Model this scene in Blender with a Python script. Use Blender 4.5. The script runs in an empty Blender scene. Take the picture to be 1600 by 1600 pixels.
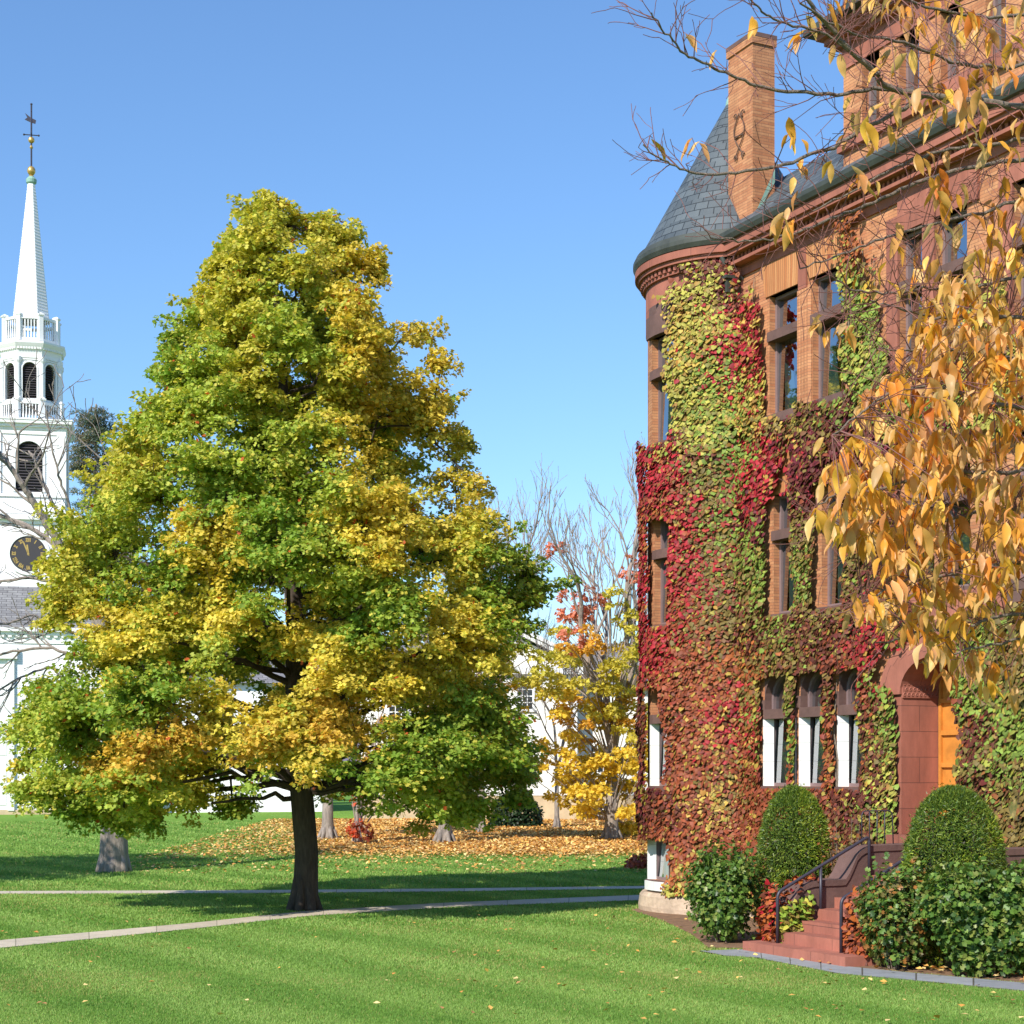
import bpy, math, random
import numpy as np
from mathutils import Vector

random.seed(7)
RNG = np.random.default_rng(7)
SC = bpy.context.scene
COL = SC.collection
rad = math.radians

# ------------------------------------------------------------------ camera, sky, sun, exposure
F = 2700.0            # focal length in photo pixels (photo is 1600 wide)
HY = 1212.0           # horizon row
EYE = 2.7
cam = bpy.data.cameras.new('camera'); cam_o = bpy.data.objects.new('camera', cam); COL.objects.link(cam_o)
cam_o.location = (0, 0, EYE); cam_o.rotation_euler = (rad(90), 0, 0)
cam.sensor_width = 36; cam.sensor_fit = 'HORIZONTAL'; cam.lens = F / 1600 * 36
cam.shift_x = 0; cam.shift_y = (HY - 800) / 1600
cam.clip_start = 0.1; cam.clip_end = 5000
SC.camera = cam_o

SUN_AZ, SUN_EL = 33, 38          # degrees left of straight behind the camera, elevation
world = bpy.data.worlds.new('World'); SC.world = world; world.use_nodes = True
wn = world.node_tree.nodes; wl = world.node_tree.links
sky = wn.new('ShaderNodeTexSky'); sky.sky_type = 'NISHITA'; sky.sun_disc = False
sky.sun_elevation = rad(SUN_EL); sky.sun_rotation = rad(180 + SUN_AZ)
sky.altitude = 0; sky.air_density = 1.2; sky.dust_density = 0.0; sky.ozone_density = 8.5
wn['Background'].inputs['Strength'].default_value = 0.15
wl.new(sky.outputs[0], wn['Background'].inputs[0])
sl = bpy.data.lights.new('sun', 'SUN'); sl.energy = 4.8; sl.angle = rad(0.53); sl.color = (1.0, 0.94, 0.84)
sun_o = bpy.data.objects.new('sun', sl); COL.objects.link(sun_o)
_d = Vector((math.sin(rad(SUN_AZ)) * math.cos(rad(SUN_EL)), math.cos(rad(SUN_AZ)) * math.cos(rad(SUN_EL)), -math.sin(rad(SUN_EL))))
sun_o.rotation_euler = _d.to_track_quat('-Z', 'Y').to_euler(); sun_o.location = (-20, -20, 40)
SC.view_settings.view_transform = 'Standard'; SC.view_settings.look = 'None'
SC.view_settings.exposure = 0.35; SC.view_settings.gamma = 1.0
SC.cycles.max_bounces = 6; SC.cycles.diffuse_bounces = 3; SC.cycles.glossy_bounces = 3
SC.cycles.transmission_bounces = 3; SC.cycles.transparent_max_bounces = 8
SC.cycles.caustics_reflective = False; SC.cycles.caustics_refractive = False

# ------------------------------------------------------------------ helpers
def srgb(c):
    c = np.asarray(c, float) / 255.0
    return np.where(c <= 0.04045, c / 12.92, ((c + 0.055) / 1.055) ** 2.4)

def P(px, py, Y):
    return np.array([(px - 800) / F * Y, Y, EYE + (HY - py) / F * Y])

def proj(p):
    p = np.atleast_2d(p)
    return np.stack([800 + p[:, 0] / p[:, 1] * F, HY - (p[:, 2] - EYE) / p[:, 1] * F], 1)

def gz(x, y):
    y = np.asarray(y, float); x = np.asarray(x, float)
    z = 0.0135 * np.clip(y - 50, 0, 60)
    z = z + 0.10 * (np.clip(16 - y, 0, 16)) / 1.6
    return z + 0 * x

def G(px, py):
    Y = EYE * F / max(py - HY, 1)
    for _ in range(20):
        Y = (EYE - float(gz(0, Y))) * F / max(py - HY, 1)
    return np.array([(px - 800) / F * Y, Y, float(gz(0, Y))])

def tag(o, label=None, cat=None, group=None, kind=None):
    if label: o['label'] = label
    if cat: o['category'] = cat
    if group: o['group'] = group
    if kind: o['kind'] = kind
    return o

def thing(name, loc, label, cat, group=None):
    o = bpy.data.objects.new(name, None); COL.objects.link(o)
    o.location = tuple(loc); o.empty_display_size = 0.3
    return tag(o, label, cat, group)

def root_loc(o):
    if o is None: return np.zeros(3)
    while o.parent: o = o.parent
    return np.array(o.location)

class MB:
    def __init__(s): s.v = []; s.f = []; s.uv = []
    def poly(s, pts, uv=None):
        if uv is None and len(pts) == 4:              # plain lengths, so that masonry keeps its size everywhere
            q = [np.asarray(p, float) for p in pts]; L, H = np.linalg.norm(q[1] - q[0]), np.linalg.norm(q[3] - q[0]); z = q[0][2] if abs(q[3][2] - q[0][2]) > .3 * H else .02
            uv = [(.1, z), (.1 + L, z), (.1 + L, z + H), (.1, z + H)]
        i = len(s.v); s.v.extend([tuple(map(float, p)) for p in pts]); s.f.append(tuple(range(i, i + len(pts))))
        s.uv.extend(uv if uv is not None else [(0, 0)] * len(pts))
    def quad(s, a, b, c, d, uv=None): s.poly([a, b, c, d], uv)
    def mbox(s, m, s0, s1, z0, z1, d0, d1, ns=1, ends=True, back=False):
        """box in wall coordinates (along, up, outward) carried to the world by m"""
        e = np.linspace(s0, s1, ns + 1)
        for k in range(ns):
            a, b = e[k], e[k + 1]
            s.quad(m(a, z0, d1), m(b, z0, d1), m(b, z1, d1), m(a, z1, d1), [(a, z0), (b, z0), (b, z1), (a, z1)])
            s.quad(m(a, z1, d1), m(b, z1, d1), m(b, z1, d0), m(a, z1, d0), [(a, d1), (b, d1), (b, d0), (a, d0)])
            s.quad(m(a, z0, d0), m(b, z0, d0), m(b, z0, d1), m(a, z0, d1), [(a, d0), (b, d0), (b, d1), (a, d1)])
            if back: s.quad(m(b, z0, d0), m(a, z0, d0), m(a, z1, d0), m(b, z1, d0), [(b, z0), (a, z0), (a, z1), (b, z1)])
        if ends:
            s.quad(m(s0, z0, d0), m(s0, z0, d1), m(s0, z1, d1), m(s0, z1, d0), [(d0, z0), (d1, z0), (d1, z1), (d0, z1)])
            s.quad(m(s1, z0, d1), m(s1, z0, d0), m(s1, z1, d0), m(s1, z1, d1), [(d1, z0), (d0, z0), (d0, z1), (d1, z1)])
        return s
    def box(s, x0, x1, y0, y1, z0, z1):
        return s.mbox(lambda a, z, d: (a, -d, z), x0, x1, z0, z1, -y1, -y0, back=True)
    def tube(s, pts, rs, n=6, cap=True, uvs=1.0):
        pts = np.asarray(pts, float); k = len(pts)
        if np.isscalar(rs): rs = [rs] * k
        t = np.gradient(pts, axis=0); t /= np.linalg.norm(t, axis=1)[:, None] + 1e-9
        a = np.array([1.0, 0, 0]) if abs(t[0][0]) < 0.8 else np.array([0, 1.0, 0])
        rings = []
        for i in range(k):
            a = a - t[i] * a.dot(t[i]); a /= np.linalg.norm(a) + 1e-9
            b = np.cross(t[i], a)
            rings.append([pts[i] + rs[i] * (math.cos(2 * math.pi * j / n) * a + math.sin(2 * math.pi * j / n) * b) for j in range(n)])
        base = len(s.v); L = 0
        Ls = [0]
        for i in range(1, k): L += np.linalg.norm(pts[i] - pts[i - 1]); Ls.append(L)
        for r in rings: s.v.extend([tuple(p) for p in r])
        for i in range(k - 1):
            for j in range(n):
                j2 = (j + 1) % n
                s.f.append((base + i * n + j, base + i * n + j2, base + (i + 1) * n + j2, base + (i + 1) * n + j))
                s.uv.extend([(j / n, Ls[i]), ((j + 1) / n, Ls[i]), ((j + 1) / n, Ls[i + 1]), (j / n, Ls[i + 1])])
        if cap:
            s.f.append(tuple(base + j for j in range(n))[::-1]); s.uv.extend([(0, 0)] * n)
            s.f.append(tuple(base + (k - 1) * n + j for j in range(n))); s.uv.extend([(0, 0)] * n)
        return s
    def lathe(s, c, prof, n=24, a0=0.0, a1=2 * math.pi, rot=0.0):
        """prof: (radius, z) pairs from bottom to top, faces outward"""
        c = np.asarray(c, float)
        for k in range(n):
            p, q = a0 + (a1 - a0) * k / n + rot, a0 + (a1 - a0) * (k + 1) / n + rot
            for (r0, z0), (r1, z1) in zip(prof[:-1], prof[1:]):
                A = (c[0] + r0 * math.sin(p), c[1] - r0 * math.cos(p), c[2] + z0)
                B = (c[0] + r0 * math.sin(q), c[1] - r0 * math.cos(q), c[2] + z0)
                D = (c[0] + r1 * math.sin(p), c[1] - r1 * math.cos(p), c[2] + z1)
                E = (c[0] + r1 * math.sin(q), c[1] - r1 * math.cos(q), c[2] + z1)
                rm = max(r0, r1, .01); l = math.hypot(r1 - r0, z1 - z0)
                u0, u1 = p * rm, q * rm
                if r1 < 1e-4: s.poly([A, B, D], [(u0, z0), (u1, z0), (u0, z0 + l)])
                elif r0 < 1e-4: s.poly([A, E, D], [(u0, z0), (u1, z0 + l), (u0, z0 + l)])
                else: s.quad(A, B, E, D, [(u0, z0), (u1, z0), (u1, z0 + l), (u0, z0 + l)])
        return s
    def ball(s, c, r, n=10, sx=1, sz=1):
        pr = [(r * sx * math.sin(math.pi * i / n), -r * sz * math.cos(math.pi * i / n)) for i in range(n + 1)]
        pr[0] = (0, -r * sz); pr[-1] = (0, r * sz)
        return s.lathe(c, pr, n=2 * n)
    def obj(s, name, mat, parent=None, smooth=False):
        me = bpy.data.meshes.new(name)
        off = root_loc(parent)
        me.from_pydata([tuple(np.array(v) - off) for v in s.v] if parent else s.v, [], s.f)
        l = me.uv_layers.new(name='UVMap')
        flat = np.array(s.uv, dtype=np.float32).ravel()
        if len(flat) == 2 * len(me.loops): l.data.foreach_set('uv', flat)
        if smooth: me.polygons.foreach_set('use_smooth', np.ones(len(me.polygons), dtype=bool))
        me.materials.append(mat); me.validate(); me.update()
        o = bpy.data.objects.new(name, me); COL.objects.link(o)
        if parent: o.parent = parent
        return o

def leaf_mesh(name, pos, axis, nrm, size, col, tv, tf, mat, parent=None, widths=None):
    """many leaves as one mesh: each leaf is a copy of the template tv/tf, length along axis"""
    pos = np.asarray(pos, float); N = len(pos)
    axis = axis / (np.linalg.norm(axis, axis=1)[:, None] + 1e-9)
    nrm = nrm - axis * (nrm * axis).sum(1)[:, None]
    nrm = nrm / (np.linalg.norm(nrm, axis=1)[:, None] + 1e-9)
    side = np.cross(axis, nrm)
    tv = np.asarray(tv, float)
    if tv.ndim == 2: tv = tv[None]
    K = tv.shape[1]
    T = tv[RNG.integers(0, len(tv), N)]
    sz = np.asarray(size, float)[:, None, None]
    w = 1.0 if widths is None else np.asarray(widths)[:, None, None]
    V = pos[:, None, :] + sz * (T[:, :, 0:1] * w * side[:, None, :] + T[:, :, 1:2] * axis[:, None, :] + T[:, :, 2:3] * nrm[:, None, :])
    V = V.reshape(-1, 3) - root_loc(parent)
    fl = [len(f) for f in tf]
    loops1 = np.concatenate([np.array(f) for f in tf])
    loops = (loops1[None, :] + (np.arange(N) * K)[:, None]).ravel()
    tot = np.tile(np.array(fl), N)
    start = np.concatenate([[0], np.cumsum(tot)[:-1]])
    me = bpy.data.meshes.new(name)
    me.vertices.add(N * K); me.vertices.foreach_set('co', V.astype(np.float32).ravel())
    me.loops.add(len(loops)); me.loops.foreach_set('vertex_index', loops.astype(np.int32))
    me.polygons.add(len(tot)); me.polygons.foreach_set('loop_start', start.astype(np.int32)); me.polygons.foreach_set('loop_total', tot.astype(np.int32))
    a = me.color_attributes.new('Col', 'FLOAT_COLOR', 'POINT')
    c4 = np.ones((N, K, 4), np.float32); c4[:, :, :3] = np.asarray(col)[:, None, :]
    a.data.foreach_set('color', c4.ravel())
    me.materials.append(mat); me.update(calc_edges=True)
    o = bpy.data.objects.new(name, me); COL.objects.link(o)
    if parent: o.parent = parent
    return o

def rvec(n): 
    v = RNG.normal(size=(n, 3)); return v / np.linalg.norm(v, axis=1)[:, None]

def in_poly(pts, poly):
    x, y = pts[:, 0], pts[:, 1]; r = np.zeros(len(pts), bool); n = len(poly)
    for i in range(n):
        x0, y0 = poly[i][:2]; x1, y1 = poly[(i + 1) % n][:2]
        if y0 == y1: continue
        c = ((y0 > y) != (y1 > y)) & (x < (x1 - x0) * (y - y0) / (y1 - y0) + x0)
        r ^= c
    return r

# leaf templates (x across, y along, z up)
T_FOLD = [(0, 0, 0), (-.42, .5, .10), (0, 1, 0), (.42, .5, .10)]; TF_FOLD = [(0, 2, 1), (0, 3, 2)]
T_OAK = [(0, 0, 0), (-.5, .28, .06), (-.22, .45, .0), (-.46, .75, .08), (0, 1, -.05), (.46, .75, .08), (.22, .45, .0), (.5, .28, .06)]
TF_OAK = [(0, 2, 1), (0, 4, 3, 2), (0, 6, 5, 4), (0, 7, 6)]
T_IVY = [(0, .05, .0), (-.5, .0, -.10), (-.46, .5, -.08), (0, 1, -.06), (.46, .5, -.08), (.5, 0, -.10), (0, .5, .05)]
TF_IVY = [(0, 6, 2, 1), (6, 3, 2), (6, 4, 3), (0, 5, 4, 6)]

# ------------------------------------------------------------------ materials
def nt(name):
    m = bpy.data.materials.new(name); m.use_nodes = True
    t = m.node_tree; b = t.nodes['Principled BSDF']
    return m, t, b
def N(t, ty, **kw):
    n = t.nodes.new(ty)
    for k, v in kw.items():
        if hasattr(n, k): setattr(n, k, v)
        else: n.inputs[k].default_value = v
    return n
def lk(t, a, b): t.links.new(a, b)
def ramp(t, fac, stops):
    r = t.nodes.new('ShaderNodeValToRGB'); e = r.color_ramp.elements
    while len(e) < len(stops): e.new(0.5)
    for el, (p, c) in zip(e, stops): el.position = p; el.color = (*c, 1)
    t.links.new(fac, r.inputs[0]); return r.outputs[0]

def m_plain(name, c, rough=.6, noise=0.0, scale=4.0, metal=0.0, bump=0.0, detail=5, spec=.5):
    m, t, b = nt(name); c = np.asarray(c, float)
    b.inputs['Roughness'].default_value = rough; b.inputs['Metallic'].default_value = metal
    b.inputs['Specular IOR Level'].default_value = spec
    if noise > 0 or bump > 0:
        g = N(t, 'ShaderNodeTexCoord'); n = N(t, 'ShaderNodeTexNoise', Scale=scale, Detail=detail, Roughness=.65)
        lk(t, g.outputs['Object'], n.inputs['Vector'])
        lk(t, ramp(t, n.outputs['Fac'], [(.28, np.clip(c * (1 - noise), 0, 1)), (.5, c), (.72, np.clip(c * (1 + noise), 0, 1))]), b.inputs['Base Color'])
        if bump > 0:
            bp = N(t, 'ShaderNodeBump', Strength=bump, Distance=.02); n2 = N(t, 'ShaderNodeTexNoise', Scale=scale * 6, Detail=6)
            lk(t, g.outputs['Object'], n2.inputs['Vector']); lk(t, n2.outputs['Fac'], bp.inputs['Height']); lk(t, bp.outputs[0], b.inputs['Normal'])
    else: b.inputs['Base Color'].default_value = (*c, 1)
    return m

def m_leaf(name, trans=.35, rough=.45, spec=.35, tint=(1.0, 1.05, .6)):
    m, t, b = nt(name)
    a = N(t, 'ShaderNodeAttribute', attribute_name='Col')
    lk(t, a.outputs['Color'], b.inputs['Base Color']); b.inputs['Roughness'].default_value = rough
    b.inputs['Specular IOR Level'].default_value = spec
    tr = N(t, 'ShaderNodeBsdfTranslucent'); mu = N(t, 'ShaderNodeMix', data_type='RGBA', blend_type='MULTIPLY')
    mu.inputs[0].default_value = 1.0; lk(t, a.outputs['Color'], mu.inputs[6]); mu.inputs[7].default_value = (*tint, 1)
    lk(t, mu.outputs[2], tr.inputs['Color'])
    mx = N(t, 'ShaderNodeMixShader'); mx.inputs[0].default_value = trans
    lk(t, b.outputs[0], mx.inputs[1]); lk(t, tr.outputs[0], mx.inputs[2])
    lk(t, mx.outputs[0], t.nodes['Material Output'].inputs['Surface'])
    return m

def m_brick(name, c1, c2, mortar, bw=.30, rh=.062, ms=.006, off=.5, noise=.25, bump=.5, rough=.85, big=(.25, .6)):
    m, t, b = nt(name); b.inputs['Roughness'].default_value = rough
    uv = N(t, 'ShaderNodeUVMap'); br = N(t, 'ShaderNodeTexBrick')
    br.inputs['Scale'].default_value = 1.0; br.inputs['Brick Width'].default_value = bw; br.inputs['Row Height'].default_value = rh
    br.inputs['Mortar Size'].default_value = ms; br.inputs['Mortar Smooth'].default_value = .3; br.offset = off
    br.inputs['Color1'].default_value = (*c1, 1); br.inputs['Color2'].default_value = (*c2, 1); br.inputs['Mortar'].default_value = (*mortar, 1)
    lk(t, uv.outputs[0], br.inputs['Vector'])
    g = N(t, 'ShaderNodeTexCoord'); mp = N(t, 'ShaderNodeMapping'); mp.inputs['Scale'].default_value = (1, 1, .30); lk(t, g.outputs['Object'], mp.inputs['Vector'])   # rain streaks run downwards
    n = N(t, 'ShaderNodeTexNoise', Scale=big[1] * 2.6, Detail=8, Roughness=.75); lk(t, mp.outputs[0], n.inputs['Vector'])
    r = ramp(t, n.outputs['Fac'], [(.3, (1 - noise,) * 3), (.7, (1 + noise * .4,) * 3)])
    mu = N(t, 'ShaderNodeMix', data_type='RGBA', blend_type='MULTIPLY'); mu.inputs[0].default_value = 1.0
    lk(t, br.outputs['Color'], mu.inputs[6]); lk(t, r, mu.inputs[7]); lk(t, mu.outputs[2], b.inputs['Base Color'])
    bp = N(t, 'ShaderNodeBump', Strength=bump, Distance=.02); iv = N(t, 'ShaderNodeMath', operation='SUBTRACT'); iv.inputs[0].default_value = 1
    lk(t, br.outputs['Fac'], iv.inputs[1]); lk(t, iv.outputs[0], bp.inputs['Height']); lk(t, bp.outputs[0], b.inputs['Normal'])
    return m

def m_bark(name, c, scale=9.0, stretch=.22, contrast=.5):
    m, t, b = nt(name); c = np.asarray(c, float); b.inputs['Roughness'].default_value = .9
    g = N(t, 'ShaderNodeTexCoord'); mp = N(t, 'ShaderNodeMapping'); mp.inputs['Scale'].default_value = (1, 1, stretch)
    lk(t, g.outputs['Object'], mp.inputs['Vector'])
    n = N(t, 'ShaderNodeTexNoise', Scale=scale * 2, Detail=7, Roughness=.7); lk(t, mp.outputs[0], n.inputs['Vector'])
    lk(t, ramp(t, n.outputs['Fac'], [(.3, c * (1 - contrast)), (.55, c), (.75, np.clip(c * (1 + contrast), 0, 1))]), b.inputs['Base Color'])
    bp = N(t, 'ShaderNodeBump', Strength=.9, Distance=.04); lk(t, n.outputs['Fac'], bp.inputs['Height']); lk(t, bp.outputs[0], b.inputs['Normal'])
    return m

def m_glass(name, tint, refl=.3, rough=.02):
    m, t, b = nt(name); t.nodes.remove(b)
    gl = N(t, 'ShaderNodeBsdfGlossy'); gl.inputs['Roughness'].default_value = rough; gl.inputs['Color'].default_value = (.95, .97, 1, 1)
    tr = N(t, 'ShaderNodeBsdfTransparent'); tr.inputs['Color'].default_value = (*tint, 1)
    g = N(t, 'ShaderNodeTexCoord'); n = N(t, 'ShaderNodeTexNoise', Scale=1.3, Detail=2); lk(t, g.outputs['Object'], n.inputs['Vector'])
    bp = N(t, 'ShaderNodeBump', Strength=.04, Distance=.05); lk(t, n.outputs['Fac'], bp.inputs['Height']); lk(t, bp.outputs[0], gl.inputs['Normal'])
    mx = N(t, 'ShaderNodeMixShader'); mx.inputs[0].default_value = refl
    lk(t, tr.outputs[0], mx.inputs[1]); lk(t, gl.outputs[0], mx.inputs[2]); lk(t, mx.outputs[0], t.nodes['Material Output'].inputs['Surface'])
    return m

def m_clap(name, c, pitch=.12):
    """painted clapboards: each board a shallow wedge"""
    m, t, b = nt(name); b.inputs['Roughness'].default_value = .55; b.inputs['Base Color'].default_value = (*c, 1)
    g = N(t, 'ShaderNodeTexCoord'); sx = N(t, 'ShaderNodeSeparateXYZ'); lk(t, g.outputs['Object'], sx.inputs[0])
    d = N(t, 'ShaderNodeMath', operation='DIVIDE'); d.inputs[1].default_value = pitch; lk(t, sx.outputs['Z'], d.inputs[0])
    f = N(t, 'ShaderNodeMath', operation='FRACT'); lk(t, d.outputs[0], f.inputs[0])
    iv = N(t, 'ShaderNodeMath', operation='SUBTRACT'); iv.inputs[0].default_value = 1; lk(t, f.outputs[0], iv.inputs[1])
    bp = N(t, 'ShaderNodeBump', Strength=1.0, Distance=.04); lk(t, iv.outputs[0], bp.inputs['Height']); lk(t, bp.outputs[0], b.inputs['Normal'])
    n = N(t, 'ShaderNodeTexNoise', Scale=.8, Detail=5); lk(t, g.outputs['Object'], n.inputs['Vector'])
    c = np.asarray(c); lk(t, ramp(t, n.outputs['Fac'], [(.3, c * .93), (.6, c)]), b.inputs['Base Color'])
    return m

M = {}
M['brick'] = m_brick('tan_roman_brick', srgb((208, 148, 104)), srgb((184, 118, 80)), srgb((162, 114, 86)), bw=.30, rh=.055, ms=.005, noise=.42)
M['brickv'] = m_brick('tan_brick_on_end', srgb((208, 148, 96)), srgb((184, 116, 70)), srgb((136, 90, 62)), bw=.055, rh=.6, ms=.005, off=0, noise=.25)
M['stone'] = m_brick('red_brown_sandstone', srgb((170, 106, 88)), srgb((156, 95, 78)), srgb((112, 72, 62)), bw=.95, rh=.43, ms=.006, noise=.36, bump=.35, big=(.25, .9))
M['dstone'] = m_plain('weathered_dark_sandstone', srgb((104, 78, 72)), .85, .28, 2.2, bump=.3)
M['slate'] = m_brick('grey_slate_shingles', srgb((96, 104, 108)), srgb((70, 78, 83)), srgb((28, 34, 38)), bw=.30, rh=.20, ms=.010, off=.5, noise=.25, bump=.7, rough=.55)
M['gutter'] = m_plain('old_copper_gutter', srgb((62, 66, 60)), .6, .35, 3)
M['verdigris'] = m_plain('verdigris_copper', srgb((136, 172, 158)), .7, .25, 6)
M['white'] = m_plain('white_paint', (.80, .80, .79), .5, .03, 1.2)
M['whitestone'] = m_brick('white_painted_stone', (.80, .80, .78), (.76, .76, .74), (.5, .5, .5), bw=1.0, rh=.33, ms=.006, noise=.08, bump=.2)
M['clap'] = m_clap('white_clapboard', (.80, .80, .79))
M['clapcream'] = m_clap('cream_clapboard', (.74, .71, .64), .14)
M['frame'] = m_plain('mauve_brown_window_paint', srgb((128, 108, 108)), .5, .1, 3)
M['glass'] = m_glass('window_glass', (.42, .58, .57), .50)
M['glassfar'] = m_plain('dark_window_glass', (.025, .03, .035), .08, spec=.8)
M['room'] = m_plain('dim_room_plaster', (.10, .12, .115), .9)
M['curtain'] = m_plain('pale_window_blind', (.42, .47, .45), .9)
M['louver'] = m_plain('dark_louvre_paint', (.045, .04, .045), .7)
M['roof'] = m_brick('grey_asphalt_shingles', srgb((150, 148, 150)), srgb((124, 122, 126)), srgb((90, 88, 92)), bw=.5, rh=.22, ms=.02, noise=.3, bump=.3)
M['gold'] = m_plain('gold_leaf', srgb((206, 168, 96)), .35, metal=.6)
M['iron'] = m_plain('dark_iron_paint', srgb((58, 54, 66)), .45, .15, 12)
M['door'] = m_plain('orange_varnished_oak', srgb((206, 134, 58)), .5, .22, 4)
M['fstone'] = m_plain('pale_granite_footing', srgb((184, 162, 140)), .9, .35, 2.2, bump=1.0)
M['tan'] = m_plain('tan_stucco', srgb((196, 174, 140)), .9, .18, 1.0)
M['path'] = m_brick('concrete_path', srgb((206, 192, 170)), srgb((192, 178, 158)), srgb((142, 134, 114)), bw=1.5, rh=30, ms=.012, off=0, noise=.25, bump=.2, big=(.25, .8))
M['flag'] = m_brick('bluestone_flag', srgb((152, 154, 156)), srgb((134, 138, 144)), srgb((84, 80, 70)), bw=.85, rh=30, ms=.016, off=0, noise=.3, bump=.2, big=(.25, 1.2))
M['soil'] = m_plain('bare_garden_soil', srgb((128, 98, 72)), .95, .4, 5.0, bump=.8)
M['hill'] = m_plain('far_hill_woods', srgb((118, 108, 118)), .95, .3, .03, detail=8)  # distance haze is put into this purple-grey base colour
M['leafTree'] = m_leaf('oak_leaves', .42, .55, .25)
M['leafIvy'] = m_leaf('ivy_leaves', .14, .55, .25, (1.0, .95, .6))
M['leafNear'] = m_leaf('cherry_leaves', .42, .42, .35, (1.1, 1.05, .6))
M['leafShrub'] = m_leaf('shrub_leaves', .28, .42, .4)
M['leafLitter'] = m_leaf('fallen_leaves', .05, .7, .2, (1, 1, .8))
M['blade'] = m_leaf('grass_blades', .30, .6, .2, (1.05, 1.05, .6))
M['barkDark'] = m_bark('dark_ridged_bark', srgb((74, 63, 53)))
M['barkGrey'] = m_bark('grey_ridged_bark', srgb((150, 138, 128)), 7.0)
M['barkTwig'] = m_bark('pale_twig_bark', srgb((146, 130, 114)), 22, .8, .4)
M['twigRed'] = m_plain('reddish_twigs', srgb((122, 78, 70)), .7)
M['barkFar'] = m_bark('far_grey_bark', srgb((164, 148, 138)), 6.0)
# ------------------------------------------------------------------ the building's own axes (from the vanishing point of its front)
VX = -500.0
_a = math.atan((800 - VX) / F)
U = np.array([math.sin(_a), -math.cos(_a), 0])       # along the front, towards the camera
NO = np.array([-math.cos(_a), -math.sin(_a), 0])     # out of the front
RW = 1.73                                            # turret wall radius
TC = np.array([(1146 - 800) / F * 35.0, 35.0, 0.0])  # turret centre
F0 = TC + .80 * NO
T0 = math.sqrt(RW ** 2 - .80 ** 2)                   # where the front leaves the turret
def fac(s, z, d): return F0 + s * U + d * NO + np.array([0, 0, z])
def facT(px, p=0.0):
    k = (px - 800) / F; q = F0 + p * NO
    return (k * q[1] - q[0]) / (U[0] - k * U[1])
def facZ(px, py, p=0.0):
    t = facT(px, p); Y = fac(t, 0, p)[1]
    return EYE + (HY - py) / F * Y
def tur(s, z, d):
    a = s / RW
    return TC + np.array([(RW + d) * math.sin(a), -(RW + d) * math.cos(a), z])
def turA(px, d=0.0):
    """arc length on the turret's visible side that falls on column px"""
    best = None
    for a in np.linspace(-1.45, 1.3, 1100):
        q = tur(a * RW, 0, d); x = 800 + q[0] / q[1] * F
        if best is None or abs(x - px) < best[0]: best = (abs(x - px), a * RW)
    return best[1]
def turZ(px, py, d=0.0):
    Y = tur(turA(px, d), 0, d)[1]
    return EYE + (HY - py) / F * Y

# ------------------------------------------------------------------ ground
ys = np.concatenate([np.arange(-12, 120, 1.5), np.geomspace(120, 2200, 24)])
mb = MB()
def xs_for(y): return np.linspace(-1, 1, 41) * (60 + abs(y) * .9)
for y0, y1 in zip(ys[:-1], ys[1:]):
    a, b = xs_for(y0), xs_for(y1)
    for i in range(40):
        mb.quad(*[(x, y, float(gz(x, y))) for x, y in ((a[i], y0), (a[i + 1], y0), (b[i + 1], y1), (b[i], y1))])
m, t, b_ = nt('lawn_soil_and_thatch'); b_.inputs['Roughness'].default_value = 1; b_.inputs['Specular IOR Level'].default_value = .1
g_ = N(t, 'ShaderNodeTexCoord'); n1 = N(t, 'ShaderNodeTexNoise', Scale=.35, Detail=4); n2 = N(t, 'ShaderNodeTexNoise', Scale=9.0, Detail=8, Roughness=.75)
lk(t, g_.outputs['Object'], n1.inputs['Vector']); lk(t, g_.outputs['Object'], n2.inputs['Vector'])
c1 = ramp(t, n2.outputs['Fac'], [(.3, srgb((84, 118, 42))), (.55, srgb((118, 156, 62))), (.75, srgb((146, 172, 82)))])
c2 = ramp(t, n1.outputs['Fac'], [(.35, (.8, .85, .75)), (.65, (1.05, 1.0, 1.0))])
mu = N(t, 'ShaderNodeMix', data_type='RGBA', blend_type='MULTIPLY'); mu.inputs[0].default_value = 1
lk(t, c1, mu.inputs[6]); lk(t, c2, mu.inputs[7]); lk(t, mu.outputs[2], b_.inputs['Base Color'])
bp = N(t, 'ShaderNodeBump', Strength=.8, Distance=.05); lk(t, n2.outputs['Fac'], bp.inputs['Height']); lk(t, bp.outputs[0], b_.inputs['Normal'])
M['lawn'] = m
tag(mb.obj('lawn', M['lawn'], smooth=True), kind='structure')

def ribbon(name, up, lo, mat, lift, label=None, n=60, kerb=.03):
    """a paved strip between two pixel-measured edges, laid on the ground as a real slab"""
    A = np.array([G(*p) for p in up]); B = np.array([G(*p) for p in lo])
    def rs(Q): 
        tt = np.linspace(0, len(Q) - 1, n); return np.array([[np.interp(v, range(len(Q)), Q[:, k]) for k in range(3)] for v in tt])
    A, B = rs(A), rs(B); mb = MB()
    for q in (A, B): q[:, 2] = gz(q[:, 0], q[:, 1]) + lift
    Ls = np.concatenate([[0], np.cumsum(np.linalg.norm(np.diff((A + B) / 2, axis=0), axis=1))])
    for i in range(n - 1):
        mb.quad(B[i], B[i + 1], A[i + 1], A[i], [(Ls[i], .3), (Ls[i + 1], .3), (Ls[i + 1], 1.4), (Ls[i], 1.4)])
        dn = np.array([0, 0, kerb])
        mb.quad(B[i] - dn, B[i + 1] - dn, B[i + 1], B[i]); mb.quad(A[i + 1] - dn, A[i] - dn, A[i], A[i + 1])
    o = mb.obj(name, mat); tag(o, kind='structure')
    return np.concatenate([A[:, :2], B[::-1, :2]])

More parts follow.
